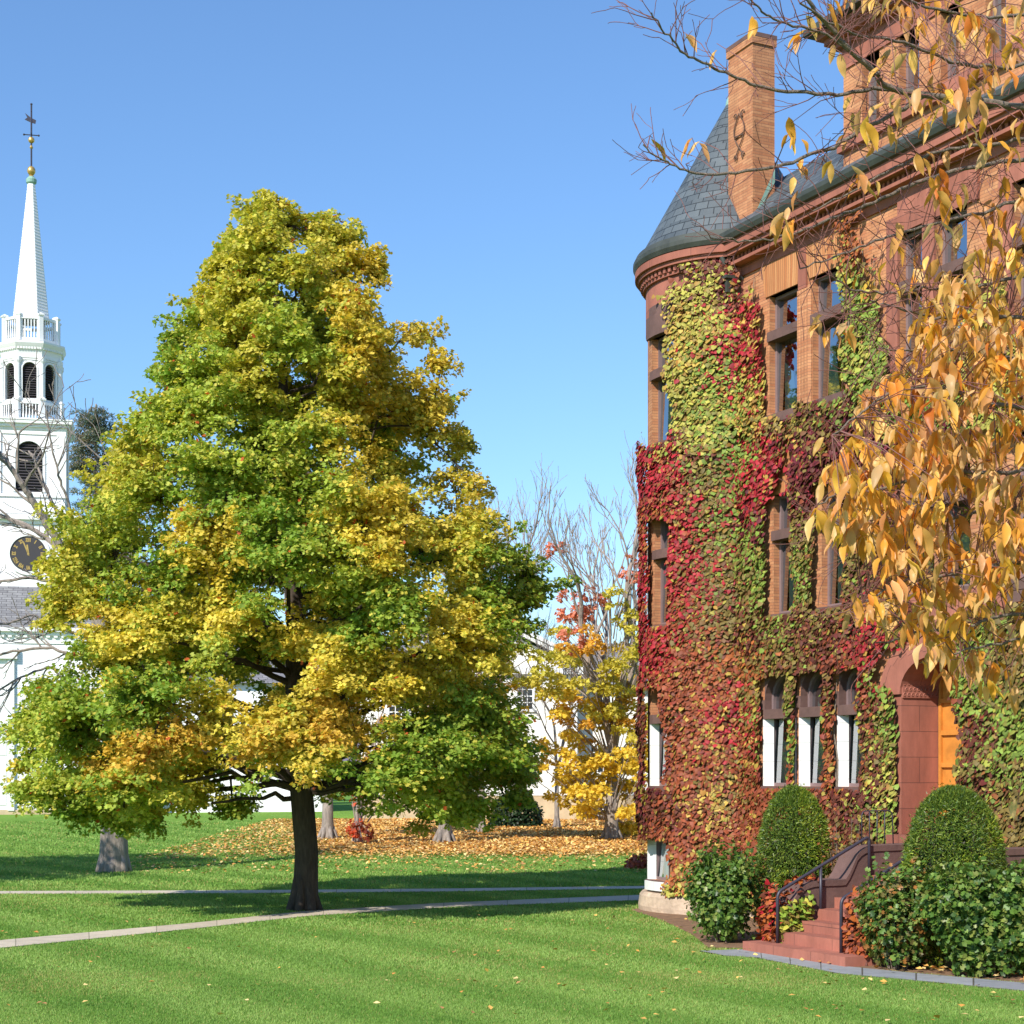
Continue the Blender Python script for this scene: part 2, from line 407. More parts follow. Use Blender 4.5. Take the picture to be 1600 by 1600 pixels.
path_poly = [
    ribbon('concrete_path', [(-420, 1531), (0, 1470), (300, 1443), (480, 1424), (700, 1411), (1000, 1399), (1180, 1393)],
           [(-420, 1549), (0, 1482), (300, 1452), (480, 1432), (700, 1418), (1000, 1407), (1180, 1401)], M['path'], .012),
    ribbon('concrete_path', [(-300, 1395), (0, 1393), (400, 1391.5), (700, 1389), (1005, 1385), (1150, 1382)],
           [(-300, 1399), (0, 1397), (400, 1396), (700, 1393.5), (1005, 1389), (1150, 1386)], M['path'], .012),
    ribbon('flagstone_path', [(1092, 1487), (1178, 1484), (1310, 1510), (1420, 1521), (1640, 1541)],
           [(1130, 1494), (1180, 1497), (1310, 1522), (1420, 1532), (1640, 1553)], M['flag'], .015)]
bed_px = [(985, 1422), (1036, 1439), (1082, 1461), (1106, 1481), (1178, 1483), (1300, 1510), (1420, 1520), (1640, 1540), (1640, 1500), (1400, 1440), (1200, 1410), (1100, 1400)]
bed = np.array([G(*p) for p in bed_px])
mb = MB(); c_ = bed.mean(0)
# bed as a dense fan sheet with a slight crown
from mathutils.geometry import tessellate_polygon
for tri in tessellate_polygon([[Vector(p) for p in bed]]):
    mb.poly([bed[i] + np.array([0, 0, .008]) for i in tri])
tag(mb.obj('garden_soil', M['soil']), kind='structure')
no_grass = path_poly + [bed[:, :2]]

# grass: individual blades
def vnoise(x, y, s, seed=0):
    """smooth value noise"""
    x = x / s + seed * 17.3; y = y / s - seed * 9.1
    xi, yi = np.floor(x), np.floor(y); fx, fy = x - xi, y - yi
    fx = fx * fx * (3 - 2 * fx); fy = fy * fy * (3 - 2 * fy)
    h = lambda a, b: np.modf(np.abs(np.sin(a * 127.1 + b * 311.7 + seed) * 43758.5453))[0]
    return (h(xi, yi) * (1 - fx) + h(xi + 1, yi) * fx) * (1 - fy) + (h(xi, yi + 1) * (1 - fx) + h(xi + 1, yi + 1) * fx) * fy

bp_, bs_, bc_, bw_ = [], [], [], []
for y0, y1, dens, hgt, wid in ((18.2, 24, 3000, .030, .009), (24, 31, 1500, .034, .013), (31, 42, 620, .04, .022), (42, 58, 230, .055, .035), (58, 84, 60, .06, .06)):
    w0, w1 = y0 * .40, y1 * .40
    n = int((y1 - y0) * (w0 + w1) * dens)
    y = RNG.uniform(y0, y1, n); x = RNG.uniform(-1, 1, n) * y * .40
    p = np.stack([x, y], 1); keep = np.ones(n, bool)
    for q in no_grass: keep &= ~in_poly(p, q)
    keep &= RNG.uniform(size=n) < (.55 + .6 * vnoise(x, y, .35, 3))
    if y1 > 45: keep &= RNG.uniform(size=n) > 1.5 / (1 + np.exp(-(y - 56.5) / .9)) / (1 + np.exp(-(800 + x / y * F - 480) / 25))
    p = p[keep]; n = len(p)
    bp_.append(np.column_stack([p, gz(p[:, 0], p[:, 1])])); bs_.append(RNG.uniform(.6, 1.25, n) * hgt); bw_.append(np.full(n, wid / hgt))
    stripe = np.sin((p[:, 0] * .80 + p[:, 1] * .60) * 2 * math.pi / 2.3 + 2.0 * vnoise(p[:, 0], p[:, 1], 6, 5))
    v = .5 + .5 * np.tanh(2.2 * stripe)
    a, b2, dry = srgb((108, 148, 64)), srgb((156, 184, 98)), srgb((180, 174, 104))
    c = a + (b2 - a) * (v * .62 + .38 * vnoise(p[:, 0], p[:, 1], 1.4, 8))[:, None]
    c = c * RNG.uniform(.75, 1.2, (n, 1))
    d = (RNG.uniform(size=n) < (.06 + .5 * np.clip(vnoise(p[:, 0], p[:, 1], 2.7, 4) * .6 + vnoise(p[:, 0], p[:, 1], .7, 14) * .4 - .58, 0, 1) * 2))
    # worn grass next to the building's bed
    dist = np.min(np.linalg.norm(p[:, None, :] - bed[None, :6, :2], axis=2), axis=1)
    d |= RNG.uniform(size=n) < .7 * np.exp(-dist / .7)
    c[d] = dry * RNG.uniform(.7, 1.1, (d.sum(), 1))
    bc_.append(c)
gp, gs, gc, gw = np.concatenate(bp_), np.concatenate(bs_), np.concatenate(bc_), np.concatenate(bw_)
n = len(gp); ax = np.column_stack([RNG.normal(0, .45, (n, 2)), np.ones(n)])
o = leaf_mesh('grass', gp, ax, rvec(n) * [1, 1, .2], gs, gc, [(-.5, 0, 0), (.5, 0, 0), (0, 1, 0)], [(0, 1, 2)], M['blade'], widths=gw)
tag(o, kind='stuff')

# fallen leaves: thick on the far bank, thin on the lawn and in the bed
lp, lc, ls = [], [], []
pal = srgb([(234, 182, 98), (222, 162, 80), (240, 200, 122), (206, 144, 76), (242, 210, 142), (182, 134, 86)])
def scatter(n, poly_px=None, xyfun=None, dens=None, size=(.09, .14), pal=pal):
    y = xyfun[1]; x = xyfun[0]; p = np.stack([x, y], 1)
    if dens is not None: p = p[RNG.uniform(size=len(p)) < dens(p)]
    for q in path_poly[:2]: 
        if len(p): p = p[~in_poly(p, q) | (RNG.uniform(size=len(p)) < .1)]
    k = len(p); lp.append(np.column_stack([p, gz(p[:, 0], p[:, 1]) + RNG.uniform(.035, .075, k)])); ls.append(RNG.uniform(*size, k))
    lc.append(pal[RNG.integers(0, len(pal), k)] * RNG.uniform(.7, 1.15, (k, 1)))
n = 260000; y = RNG.uniform(47, 86, n); x = RNG.uniform(-12, 8.5, n)
def bank(p):
    px = 800 + p[:, 0] / p[:, 1] * F
    edge = 56.5 + 2.5 * vnoise(p[:, 0], p[:, 1], 3, 2)
    d = 1 / (1 + np.exp(-(p[:, 1] - edge) / .9)) * 1 / (1 + np.exp(-(px - 470 - 60 * vnoise(p[:, 0], p[:, 1], 4, 6)) / 25))
    fringe = .05 * np.exp(-np.abs(p[:, 1] - 55) / 5) + .10 / (1 + np.exp(-(px - 250) / 40)) * (p[:, 1] > 56)
    return np.clip(d * .95 + fringe, 0, 1)
scatter(n, xyfun=(x, y), dens=bank, size=(.085, .145))
n = 1500; y = RNG.uniform(18.5, 33, n); x = RNG.uniform(-1, 1, n) * y * .32
scatter(n, xyfun=(x, y), dens=lambda p: .07 + .40 / (1 + np.exp(-(p[:, 0] - 1.5) / 1.0)), size=(.05, .10))
n = 700; y = RNG.uniform(22.3, 26.5, n); x = RNG.uniform(4.3, 8.2, n)
scatter(n, xyfun=(x, y), dens=lambda p: in_poly(p, bed[:, :2]) * .9, size=(.06, .11))
lp, lc, ls = np.concatenate(lp), np.concatenate(lc), np.concatenate(ls); n = len(lp)
o = leaf_mesh('fallen_leaves', lp, rvec(n) * [1, 1, .25], np.column_stack([RNG.normal(0, .24, (n, 2)), np.ones(n)]), ls, lc, T_FOLD, TF_FOLD, M['leafLitter'])
tag(o, kind='stuff')

# far wooded hill behind the houses
mb = MB(); hx = np.linspace(-420, 420, 85)
def hill_z(x): return 46 + 8 * math.sin(x / 90 + 1.2) + 5 * math.sin(x / 37) + 1.6 * math.sin(x / 6.1) + 1.1 * math.sin(x / 2.9 + 1) - (abs(x - 20) / 60) ** 2 * .6
for x0, x1 in zip(hx[:-1], hx[1:]):
    for k in range(8):
        r0, r1 = k / 8, (k + 1) / 8; f = lambda x, r: (x, 620 + 300 * r, .5 + (hill_z(x)) * math.sin(r * math.pi / 2))
        mb.quad(f(x0, r0), f(x1, r0), f(x1, r1), f(x0, r1))
tag(mb.obj('hill', M['hill'], smooth=True), kind='structure')
# ------------------------------------------------------------------ the ivy-clad brick hall
hall = thing('brick_hall', (float(TC[0]), float(TC[1]), 0), 'tan brick hall with round slate-roofed corner turret, its walls clad in red and green ivy', 'building')
ZG = 12.95                                           # gutter height
FL = 15.0                                            # front runs this far

def wall(mb, m, s0, s1, z0, z1, holes, depth=.24, ds=None):
    """wall skin with real openings and their reveals"""
    S = sorted(set([s0, s1] + [h[0] for h in holes] + [h[1] for h in holes]))
    if ds:
        S = sorted(set(S + list(np.arange(s0, s1, ds))))
    Z = sorted(set([z0, z1] + [h[2] for h in holes] + [h[3] for h in holes]))
    for a, b in zip(S[:-1], S[1:]):
        if b - a < 1e-6: continue
        for p, q in zip(Z[:-1], Z[1:]):
            cs, cz = (a + b) / 2, (p + q) / 2
            if any(h[0] < cs < h[1] and h[2] < cz < h[3] for h in holes): continue
            mb.quad(m(a, p, 0), m(b, p, 0), m(b, q, 0), m(a, q, 0), [(a, p), (b, p), (b, q), (a, q)])
    for h in holes:
        a, b, p, q = h
        mb.quad(m(a, p, 0), m(a, q, 0), m(a, q, -depth), m(a, p, -depth), [(0, p), (0, q), (depth, q), (depth, p)])
        mb.quad(m(b, p, -depth), m(b, q, -depth), m(b, q, 0), m(b, p, 0), [(depth, p), (depth, q), (0, q), (0, p)])
        mb.quad(m(a, p, -depth), m(b, p, -depth), m(b, p, 0), m(a, p, 0), [(a, 0), (b, 0), (b, depth), (a, depth)])
        mb.quad(m(a, q, 0), m(b, q, 0), m(b, q, -depth), m(a, q, -depth), [(a, 0), (b, 0), (b, depth), (a, depth)])

holesF, holesT, WIN = [], [], []
def win(m, s0, s1, z0, z1, zt=None, kind='brick', blind=.0, label=None):
    (holesF if m is fac else holesT).append((s0, s1, z0, z1)); WIN.append((m, s0, s1, z0, z1, zt, kind, blind, label))
zs3, zt3, zh3 = facZ(1219, 645), facZ(1206, 527), facZ(1202.5, 464)
for a, b, bl in ((1202.5, 1248, .5), (1270, 1321, .35)):
    win(fac, facT(a), facT(b), zs3, zh3, zt3, 'brick', bl)
zh3b = facZ(1407, 366); zt3b = facZ(1407, 452)
for a, b in ((1406, 1448), (1463, 1511)): win(fac, facT(a), facT(b), zs3, zh3b, zt3b, 'stone', .3)
win(fac, facT(1585), facT(1585) + 1.0, zs3, zh3b, zt3b, 'stone', .3)
zs2, zt2, zh2 = facZ(1214, 960), facZ(1213, 838), facZ(1212, 774)
for a, b in ((1209, 1250), (1284, 1333), (1415, 1460), (1474, 1516)):
    win(fac, facT(a), facT(b), zs2, zh2, zt2, 'brick', .4)
win(fac, facT(1585), facT(1585) + 1.0, zs2, zh2, zt2, 'brick', .4)
zs1, zt1, zh1 = facZ(1200, 1228), facZ(1200, 1117), facZ(1208, 1052)
for a, b in ((1197, 1245), (1253, 1300), (1313, 1360)):
    win(fac, facT(a), facT(b), zs1, zh1, zt1, 'arch', .8)
for k in (2.3, 4.0):
    t_ = facT(1585) + k
    win(fac, t_, t_ + .95, zs3, zh3, zt3, 'brick', .3); win(fac, t_, t_ + .95, zs2, zh2, zt2, 'brick', .3); win(fac, t_, t_ + .85, zs1, zh1, zt1, 'arch', .4)
# turret windows
win(tur, turA(1019), turA(1055), turZ(1035, 690), turZ(1035, 522), turZ(1035, 582), 'brick', .2)
win(tur, turA(1023), turA(1056), turZ(1035, 976), turZ(1035, 806), turZ(1035, 866), 'brick', .2)
win(tur, turA(1019), turA(1052), turZ(1035, 1228), turZ(1035, 1070), turZ(1035, 1124), 'white', .5)
win(tur, turA(1006), turA(1047), .62, turZ(1030, 1312), None, 'white', .7)
# entrance recess
dA, dB = facT(1413), facT(1413) + 1.55
zL, zD = 1.72, 4.55                                   # landing, crown of the arch
holesF.append((dA, dB, zL - .6, zD))

mb = MB(); wall(mb, fac, T0, FL, -.3, ZG - .25, holesF); 
wall_o = mb.obj('wall', M['brick'], hall)
mb = MB(); wall(mb, tur, -2.6 * RW, turA(1157) + .35, .05, ZG - .2, holesT, ds=.12); mb.obj('turret_wall', M['brick'], hall, smooth=False)
# rest of the body: rear, sides and top, so that it is a solid building
mb = MB()
far = lambda s, d: F0 + s * U - d * NO
c = [fac(FL, 0, 0), far(FL, 11), far(.2, 11), far(.2, 1.4)]
for p, q in zip(c[:-1], c[1:]):
    L = np.linalg.norm(q - p); up = np.array([0, 0, ZG - .25])
    mb.quad(p, q, q + up, p + up, [(0, 0), (L, 0), (L, ZG), (0, ZG)])
mb.obj('rear_wall', M['brick'], hall)

# windows
def window(m, s0, s1, z0, z1, zt, kind, blind, label):
    ns = 4 if m is tur else 1
    fm = {'brick': M['frame'], 'stone': M['frame'], 'arch': M['frame'], 'white': M['frame']}[kind]
    w = MB(); fb = .06; D0, D1 = -.24, -.125
    top = z1
    if kind == 'arch':                                # round head: frame follows the arch, stone fills the corners
        r = (s1 - s0) / 2; cx = (s0 + s1) / 2; zc = z1 - r
        w.mbox(m, s0, s0 + fb, z0, zc, D0, D1); w.mbox(m, s1 - fb, s1, z0, zc, D0, D1)
        n = 12; A = [math.pi * (1 - k / n) for k in range(n + 1)]
        sp = MB()
        for p, q in zip(A[:-1], A[1:]):
            f = lambda a, rr, d: m(cx + rr * math.cos(a), zc + rr * math.sin(a), d)
            w.quad(f(p, r - fb, D1), f(q, r - fb, D1), f(q, r, D1), f(p, r, D1)); w.quad(f(p, r - fb, D0), f(q, r - fb, D0), f(q, r - fb, D1), f(p, r - fb, D1))
            g = lambda a, d: m(cx + r * math.cos(a), z1, d)
            sp.quad(f(p, r, .03), f(q, r, .03), g(q, .03), g(p, .03)); sp.quad(f(q, r, .03), f(p, r, .03), f(p, r, D0), f(q, r, D0))
        fr = w.obj('window', fm, hall); sp.obj('arch_stone', M['dstone'], fr)
    else:
        w.mbox(m, s0, s0 + fb, z0, z1, D0, D1); w.mbox(m, s1 - fb, s1, z0, z1, D0, D1)
        w.mbox(m, s0 + fb, s1 - fb, z1 - fb, z1, D0, D1, ns)
        fr = w.obj('window', fm, hall)
    b = MB(); b.mbox(m, s0 + fb, s1 - fb, z0, z0 + fb, D0, D1 + .003, ns)
    if zt:
        b.obj('muntin', fm, fr); b = MB()
        b.mbox(m, s0 + fb, s1 - fb, zt - .05, zt + .07, D0, D1 + .003, ns)
    b.obj('muntin', fm, fr)
    g = MB(); e = np.linspace(s0, s1, ns + 1)
    for a, c in zip(e[:-1], e[1:]): g.quad(m(a, z0, -.145), m(c, z0, -.145), m(c, z1, -.205), m(a, z1, -.205))
    g.obj('pane', M['glass'], fr)
    # the stone transom and sill stand in front of the frame
    if zt:
        tb = MB(); tb.mbox(m, s0 - .02, s1 + .02, zt - .08, zt + .10, -.25, .05, ns); tb.obj('transom', M['dstone'], fr)
    sb = MB(); sb.mbox(m, s0 - .08, s1 + .08, z0 - .17, z0 - .001, -.28, .07, ns); sb.obj('sill', M['dstone'], fr)
    # room behind; the sunlit wedge is put into the shape of its pale blind
    r = MB(); q0, q1, dz = s0 - .15, s1 + .15, -1.5
    r.quad(m(q0, z0 - .2, dz), m(q1, z0 - .2, dz), m(q1, z1 + .2, dz), m(q0, z1 + .2, dz))
    for sa in (q0, q1): r.quad(m(sa, z0 - .2, -.31), m(sa, z0 - .2, dz), m(sa, z1 + .2, dz), m(sa, z1 + .2, -.31))
    for za in (z0 - .2, z1 + .2): r.quad(m(q0, za, -.31), m(q1, za, -.31), m(q1, za, dz), m(q0, za, dz))
    r.obj('interior', M['room'], fr)
    if blind > 0:
        k = MB(); L = .12 + blind * .3
        k.poly([m(s0 + .03, z0, -.33), m(s0 + .10, z0, -.33 - L), m(s0 + .06, z0 + .75 * (z1 - z0), -.36), m(s0 + .03, z0 + .8 * (z1 - z0), -.33)])
        k.obj('blind', M['curtain'], fr)
    if kind in ('arch', 'white'):                     # white painted jamb stones, splayed a little below
        zz1 = (zt - .08) if zt else z1 - .03
        for jb, side_ in ((MB(), 0), (MB(), 1)):
         for k2 in range(5):
            za, zb = z0 + (zz1 - z0) * k2 / 5, z0 + (zz1 - z0) * (k2 + 1) / 5
            if side_ == 0: jb.quad(m(s0 + .004, za, .035), m(s0 + .085, za, -.122), m(s0 + .085, zb, -.122), m(s0 + .004, zb, .035), [(0, za), (.3, za), (.3, zb), (0, zb)])
            if side_ == 0: jb.quad(m(s0 - .05, za, .035), m(s0 + .004, za, .035), m(s0 + .004, zb, .035), m(s0 - .05, zb, .035), [(.5, za), (.64, za), (.64, zb), (.5, zb)])
            if side_ == 1: jb.quad(m(s1 - .06, za, -.122), m(s1 - .004, za, .035), m(s1 - .004, zb, .035), m(s1 - .06, zb, -.122), [(0, za), (.3, za), (.3, zb), (0, zb)])
         jb.obj('jamb_stone', M['whitestone'], fr)
        if kind == 'arch':
            for sa, sb in ((s0 + .004, s0 - .12), (s1 - .004, s1 + .1)):
                lb = MB(); zq = z1 - (s1 - s0) / 2
                lb.quad(m(sa, zt + .1, .036), m(sa, zt + .1, -.28), m(sa, zq, -.28), m(sa, zq, .036)); lb.quad(m(sa, zt + .1, .036), m(sb, zt + .1, .036), m(sb, zq, .036), m(sa, zq, .036)); lb.obj('arch_jamb', M['dstone'], fr)
    if kind == 'brick' and zt and z1 > 9 and m is fac:   # splayed flat arch of bricks on end
        lb = MB(); h = .62
        A, B, Cc, Dd = m(s0 - .10, z1, .03), m(s1 + .0, z1, .03), m(s1 + .14, z1 + h, .03), m(s0 - .24, z1 + h, .03)
        lb.quad(A, B, Cc, Dd, [(s0, 0), (s1, 0), (s1 + .1, h), (s0 - .1, h)])
        lb.quad(m(s0 - .10, z1, -.28), m(s1, z1, -.28), B, A, [(s0, 0), (s1, 0), (s1, .3), (s0, .3)])
        lb.quad(m(s0 - .10, z1, -.2), A, Dd, m(s0 - .24, z1 + h, -.2)); lb.quad(B, m(s1, z1, -.2), m(s1 + .14, z1 + h, -.2), Cc)
        lb.obj('flat_arch', M['brickv'], fr)
    if kind == 'brick' and m is fac and z1 < 9:
        lb = MB(); lb.mbox(m, s0 - .14, s1 + .1, z1, z1 + .95, -.28, .03); lb.obj('flat_arch', M['brickv'], fr)
    if kind == 'stone':
        st = MB()
        for a, c in ((s0 - .30, s0 - .001), ): st.mbox(m, a, c, z0 - .2, z1 + .3, -.1, .05)
        st.mbox(m, s0 - .001, s1 + .30, z1, z1 + .55, -.28, .055); st.obj('stone_surround', M['stone'], fr)
    if m is tur and kind == 'brick':
        st = MB(); st.mbox(m, s0 - .12, s1 + .12, z1, z1 + .42, -.28, .09, 5); st.mbox(m, s0 - .05, s1 + .05, z1 + .42, z1 + .62, -.1, .05, 5)
        st.obj('lintel', M['dstone'], fr)
    if label: fr['label'] = label
for w in WIN: window(*w)

# brick ribs between the two big upper windows
mb = MB(); a, b = facT(1249.5), facT(1268.5)
for k in range(4):
    x = a + (b - a) * (k + .5) / 4
    mb.tube([fac(x, zs3, .0), fac(x, zh3 - .15, .0)], .075, 8)
mb.obj('brick_rib', M['brick'], hall)
# red stone panels of the frieze above the upper windows and the turret collar
mb = MB(); zf = zh3 + .62
mb.mbox(fac, T0 + .02, FL, zf + .002, ZG - .42, -.05, .04)
mb.mbox(fac, facT(1250) , facT(1262), zh3 - .13, zf, -.05, .045)
mb.obj('frieze', M['stone'], hall)
mb = MB(); mb.mbox(tur, -2.6 * RW, turA(1157) + .3, ZG - 1.35, ZG - .42, -.05, .04, 44); mb.obj('frieze', M['stone'], hall)
# carved band at the second sill line, dark stone courses
for zc, h in ((zs3 - .34, .16), (zs2 - .36, .18), (zs1 - .38, .2)):
    mb = MB(); mb.mbox(fac, T0, FL if zc > 3 else dA - .3, zc, zc + h, -.05, .06); mb.mbox(tur, -2.6 * RW, turA(1157) + .3, zc, zc + h, -.05, .06, 44)
    mb.obj('stone_course', M['dstone'], hall)
# granite footing under the turret
mb = MB(); mb.lathe(TC, [(RW + .16, -.3), (RW + .20, .10), (RW + .17, .30), (RW + .11, .37), (RW, .39)], 40); mb.obj('footing', M['fstone'], hall, smooth=True)
mb = MB(); mb.mbox(fac, T0, FL, -.3, .45, -.05, .12); mb.obj('footing', M['fstone'], hall)
# white basement stone of the turret window
mb = MB(); mb.mbox(tur, turA(1000), turA(1062), .42, .60, -.05, .10, 10); mb.obj('basement_stone', M['whitestone'], hall)

# cornices: cove, dentils, gutter
mb = MB(); aE = turA(1157) - .05
SE = 50
for (d0, d1, z0, z1) in ((-.1, .10, ZG - .46, ZG - .40), (-.1, .20, ZG - .30, ZG - .22), (-.1, .26, ZG - .22, ZG - .08)):
    mb.mbox(tur, -2.6 * RW, aE, z0, z1, d0, d1, SE); mb.mbox(fac, .9, FL, z0, z1, d0, d1 + .16)
for s in np.arange(-2.6 * RW, aE, .13): mb.mbox(tur, s, s + .065, ZG - .40, ZG - .30, -.05, .15)
for s in np.arange(T0 - .1, FL, .13): mb.mbox(fac, s, s + .065, ZG - .40, ZG - .30, -.05, .22)
mb.obj('cornice', M['stone'], hall)
prof = [(.22, -.10), (.34, -.06), (.38, .02), (.38, .10), (.30, .12)]
mb = MB(); mb.lathe(TC + [0, 0, ZG], [(RW + d - .08, z) for d, z in prof], 72)
pf = [(d + .14, z) for d, z in prof]
for (d0, z0), (d1, z1) in zip(pf[:-1], pf[1:]): mb.quad(fac(1.18, ZG + z0, d0), fac(FL, ZG + z0, d0), fac(FL, ZG + z1, d1), fac(1.18, ZG + z1, d1))
mb.quad(*[fac(1.18, ZG + z, d) for d, z in ((.0, -.10), (.36, -.10), (.52, .10), (.0, .12))])
mb.obj('gutter', M['gutter'], hall, smooth=False)
# downspout with its box head
hs = facT(1153)
mb = MB(); mb.tube([fac(1.35, ZG - .08, .42), fac(1.45, ZG - .3, .40), fac(hs, ZG - .62, .20), fac(hs, ZG - .75, .18)], .055, 8)
mb.tube([fac(hs, ZG - 1.2, .16), fac(hs, 9.2, .14)], .055, 8); mb.obj('downspout', M['gutter'], hall, smooth=True)
mb = MB(); mb.mbox(fac, hs - .17, hs + .17, ZG - .98, ZG - .72, .02, .36, back=True); mb.mbox(fac, hs - .21, hs + .21, ZG - .72, ZG - .66, .0, .40, back=True)
mb.mbox(fac, hs - .11, hs + .11, ZG - 1.12, ZG - .98, .04, .30, back=True); mb.mbox(fac, hs - .06, hs + .06, ZG - 1.2, ZG - 1.12, .08, .24, back=True)
mb.obj('rain_head', M['gutter'], hall)

# roofs: bell-cast cone, mansard slope, deck
hc = EYE + (HY - 144) / F * 35.0 - ZG
RE = RW + .34
prof = [(RE - .06, .06), (RE - .16, .20)]
for k in range(1, 9): r = (RE - .16) * (1 - k / 8); prof.append((max(r, 0.0), .20 + (hc - .20) * k / 8))
mb = MB(); mb.lathe(TC + [0, 0, ZG], prof, 64); mb.obj('turret_roof', M['slate'], hall)
mb = MB(); mb.lathe(TC + [0, 0, ZG + hc - .33], [(.17, .0), (.15, .12), (.0, .55)], 16); mb.obj('roof_finial', M['verdigris'], hall)
mb = MB(); mb.lathe(TC + [0, 0, ZG], [(RE - .04, .10), (RE - .10, .22)], 64); mb.obj('roof_flashing', M['gutter'], hall)
mb = MB(); q = lambda s, z, p: fac(s, z, p); zr = ZG + 1.45
mb.quad(q(.9, ZG + .1, .42), q(FL, ZG + .1, .42), q(FL, zr, -1.0), q(.9, zr, -1.0), [(0, 0), (FL, 0), (FL, 2), (0, 2)])
mb.quad(q(.9, zr, -1.0), q(FL, zr, -1.0), q(FL, zr + .1, -10.8), q(.9, zr + .1, -10.8))
mb.quad(q(.2, ZG, -10.8), q(FL, ZG, -10.8), q(FL, zr + .1, -10.8), q(.9, zr + .1, -10.8)); mb.quad(q(.9, ZG, .3), q(.9, zr, -1.0), q(.9, zr + .1, -10.8), q(.9, ZG - .5, -10.8))
mb.quad(q(FL, ZG - .3, .3), q(FL, ZG - .3, -10.8), q(FL, zr + .1, -10.8), q(FL, zr, -1.0))
mb.obj('roof', M['slate'], hall)
# chimney
pc = .06; c0, c1 = facT(1138, pc), facT(1176, pc)
zc0 = ZG + .1; zc1 = facZ(1176, 46, pc); dk = .50
mb = MB(); mb.mbox(fac, c0, c1, zc0, zc1 - .25, pc - dk, pc, back=True); mb.mbox(fac, c0 - .03, c1 + .03, zc1 - .25, zc1 - .12, pc - dk - .03, pc + .03, back=True)
ch = mb.obj('chimney', M['brick'], hall)
mb = MB(); mb.mbox(fac, c0 - .035, c1 + .035, zc1 - .12, zc1 - .04, pc - dk - .035, pc + .035, back=True); mb.obj('chimney_cap', M['dstone'], ch)
mb = MB(); mb.quad(fac(c1 + .012, zc0, pc + .1), fac(c1 + .012, zc0 + 1.0, pc - dk), fac(c1 + .012, zc0 + 1.25, pc - dk), fac(c1 + .012, zc0 + .22, pc + .012))
mb.quad(fac(c0, zc0 - .05, pc + .014), fac(c1 + .012, zc0 - .05, pc + .014), fac(c1 + .012, zc0 + .16, pc + .014), fac(c0, zc0 + .16, pc + .014)); mb.obj('flashing', M['verdigris'], ch)
M['anchor'] = m_plain('rusty_iron', srgb((104, 78, 64)), .8, .3, 9)
# wrought scroll anchor on the chimney face
mb = MB(); sc = (c0 + c1) / 2; zc = facZ(1157, 212, pc)
for sg in (-1, 1):
    pts = []
    for k in range(22):
        a = k / 21; 
        x = sg * (.20 * math.sin(a * math.pi * 1.3)) ; z = .42 - a * .84
        pts.append(fac(sc + x * (1 if a < .5 else -1) * .9, zc + z, pc + .03))
    mb.tube(pts, .013, 6)
    for e in (0, 1):
        pts = [fac(sc + sg * (.13 + .05 * math.cos(k * .5)), zc + (.40 if e == 0 else -.40) + .05 * math.sin(k * .5), pc + .03) for k in range(10)]
        mb.tube(pts, .012, 6)
mb.obj('wall_anchor', M['anchor'], ch)

# attic dormer block standing over the gutter line
pd = .14; a0 = facT(1318, pd); zd0 = facZ(1319, 238, pd); zd1 = zd0 + 2.05
hd = []
for a, b in ((1347, 1374), (1405, 1436), (1470, 1498), (1540, 1572)): hd.append((facT(a, pd), facT(b, pd), zd0 + .22, zd0 + 1.42))
fd = lambda s, z, d: fac(s, z, d + pd)
mb = MB(); wall(mb, fd, a0, FL - 1, ZG + .1, zd1, hd, .22)
mb.quad(fd(a0, ZG, -3.0), fd(a0, ZG, 0), fd(a0, zd1, 0), fd(a0, zd1, -3.0), [(0, 0), (3, 0), (3, 3), (0, 3)]); mb.quad(fd(FL - 1, ZG, 0), fd(FL - 1, ZG, -3.0), fd(FL - 1, zd1, -3), fd(FL - 1, zd1, 0))
dm = mb.obj('dormer', M['brick'], hall)
mb = MB(); mb.mbox(fd, a0 - .06, FL - 1, zd0 - .02, zd0 + .215, -.25, .10); mb.obj('dormer_sill', M['stone'], dm)
mb = MB(); mb.mbox(fd, a0 - .02, FL - 1, zd0 + 1.42, zd1 - .25, -.25, .03)
for d, z0, z1 in ((.14, -.25, -.16), (.24, -.16, -.05), (.34, -.05, .06)): mb.mbox(fd, a0 - d, FL - 1 + d, zd1 + z0, zd1 + z1, -3.0, d, back=True)
mb.obj('dormer_cornice', M['stone'], dm)
mb = MB(); mb.mbox(fd, a0 - .52, FL - .5, zd1 + .06, zd1 + .17, -3.2, .50, back=True); mb.obj('dormer_gutter', M['gutter'], dm)
mb = MB(); zz = zd1 + .17
mb.quad(fd(a0 - .45, zz, .45), fd(FL - .6, zz, .45), fd(FL - .6, zz + 2.2, -3), fd(a0 + .8, zz + 2.2, -3), [(0, 0), (10, 0), (10, 3), (0, 3)]); mb.quad(fd(a0 - .45, zz, -3.2), fd(a0 - .45, zz, .45), fd(a0 + .8, zz + 2.2, -3), fd(a0 + .5, zz + 2.1, -3.2))
mb.quad(fd(FL - .6, zz, -3.2), fd(a0 - .45, zz, -3.2), fd(a0 + .8, zz + 2.2, -3), fd(FL - .6, zz + 2.2, -3)); mb.obj('dormer_roof', M['slate'], dm)
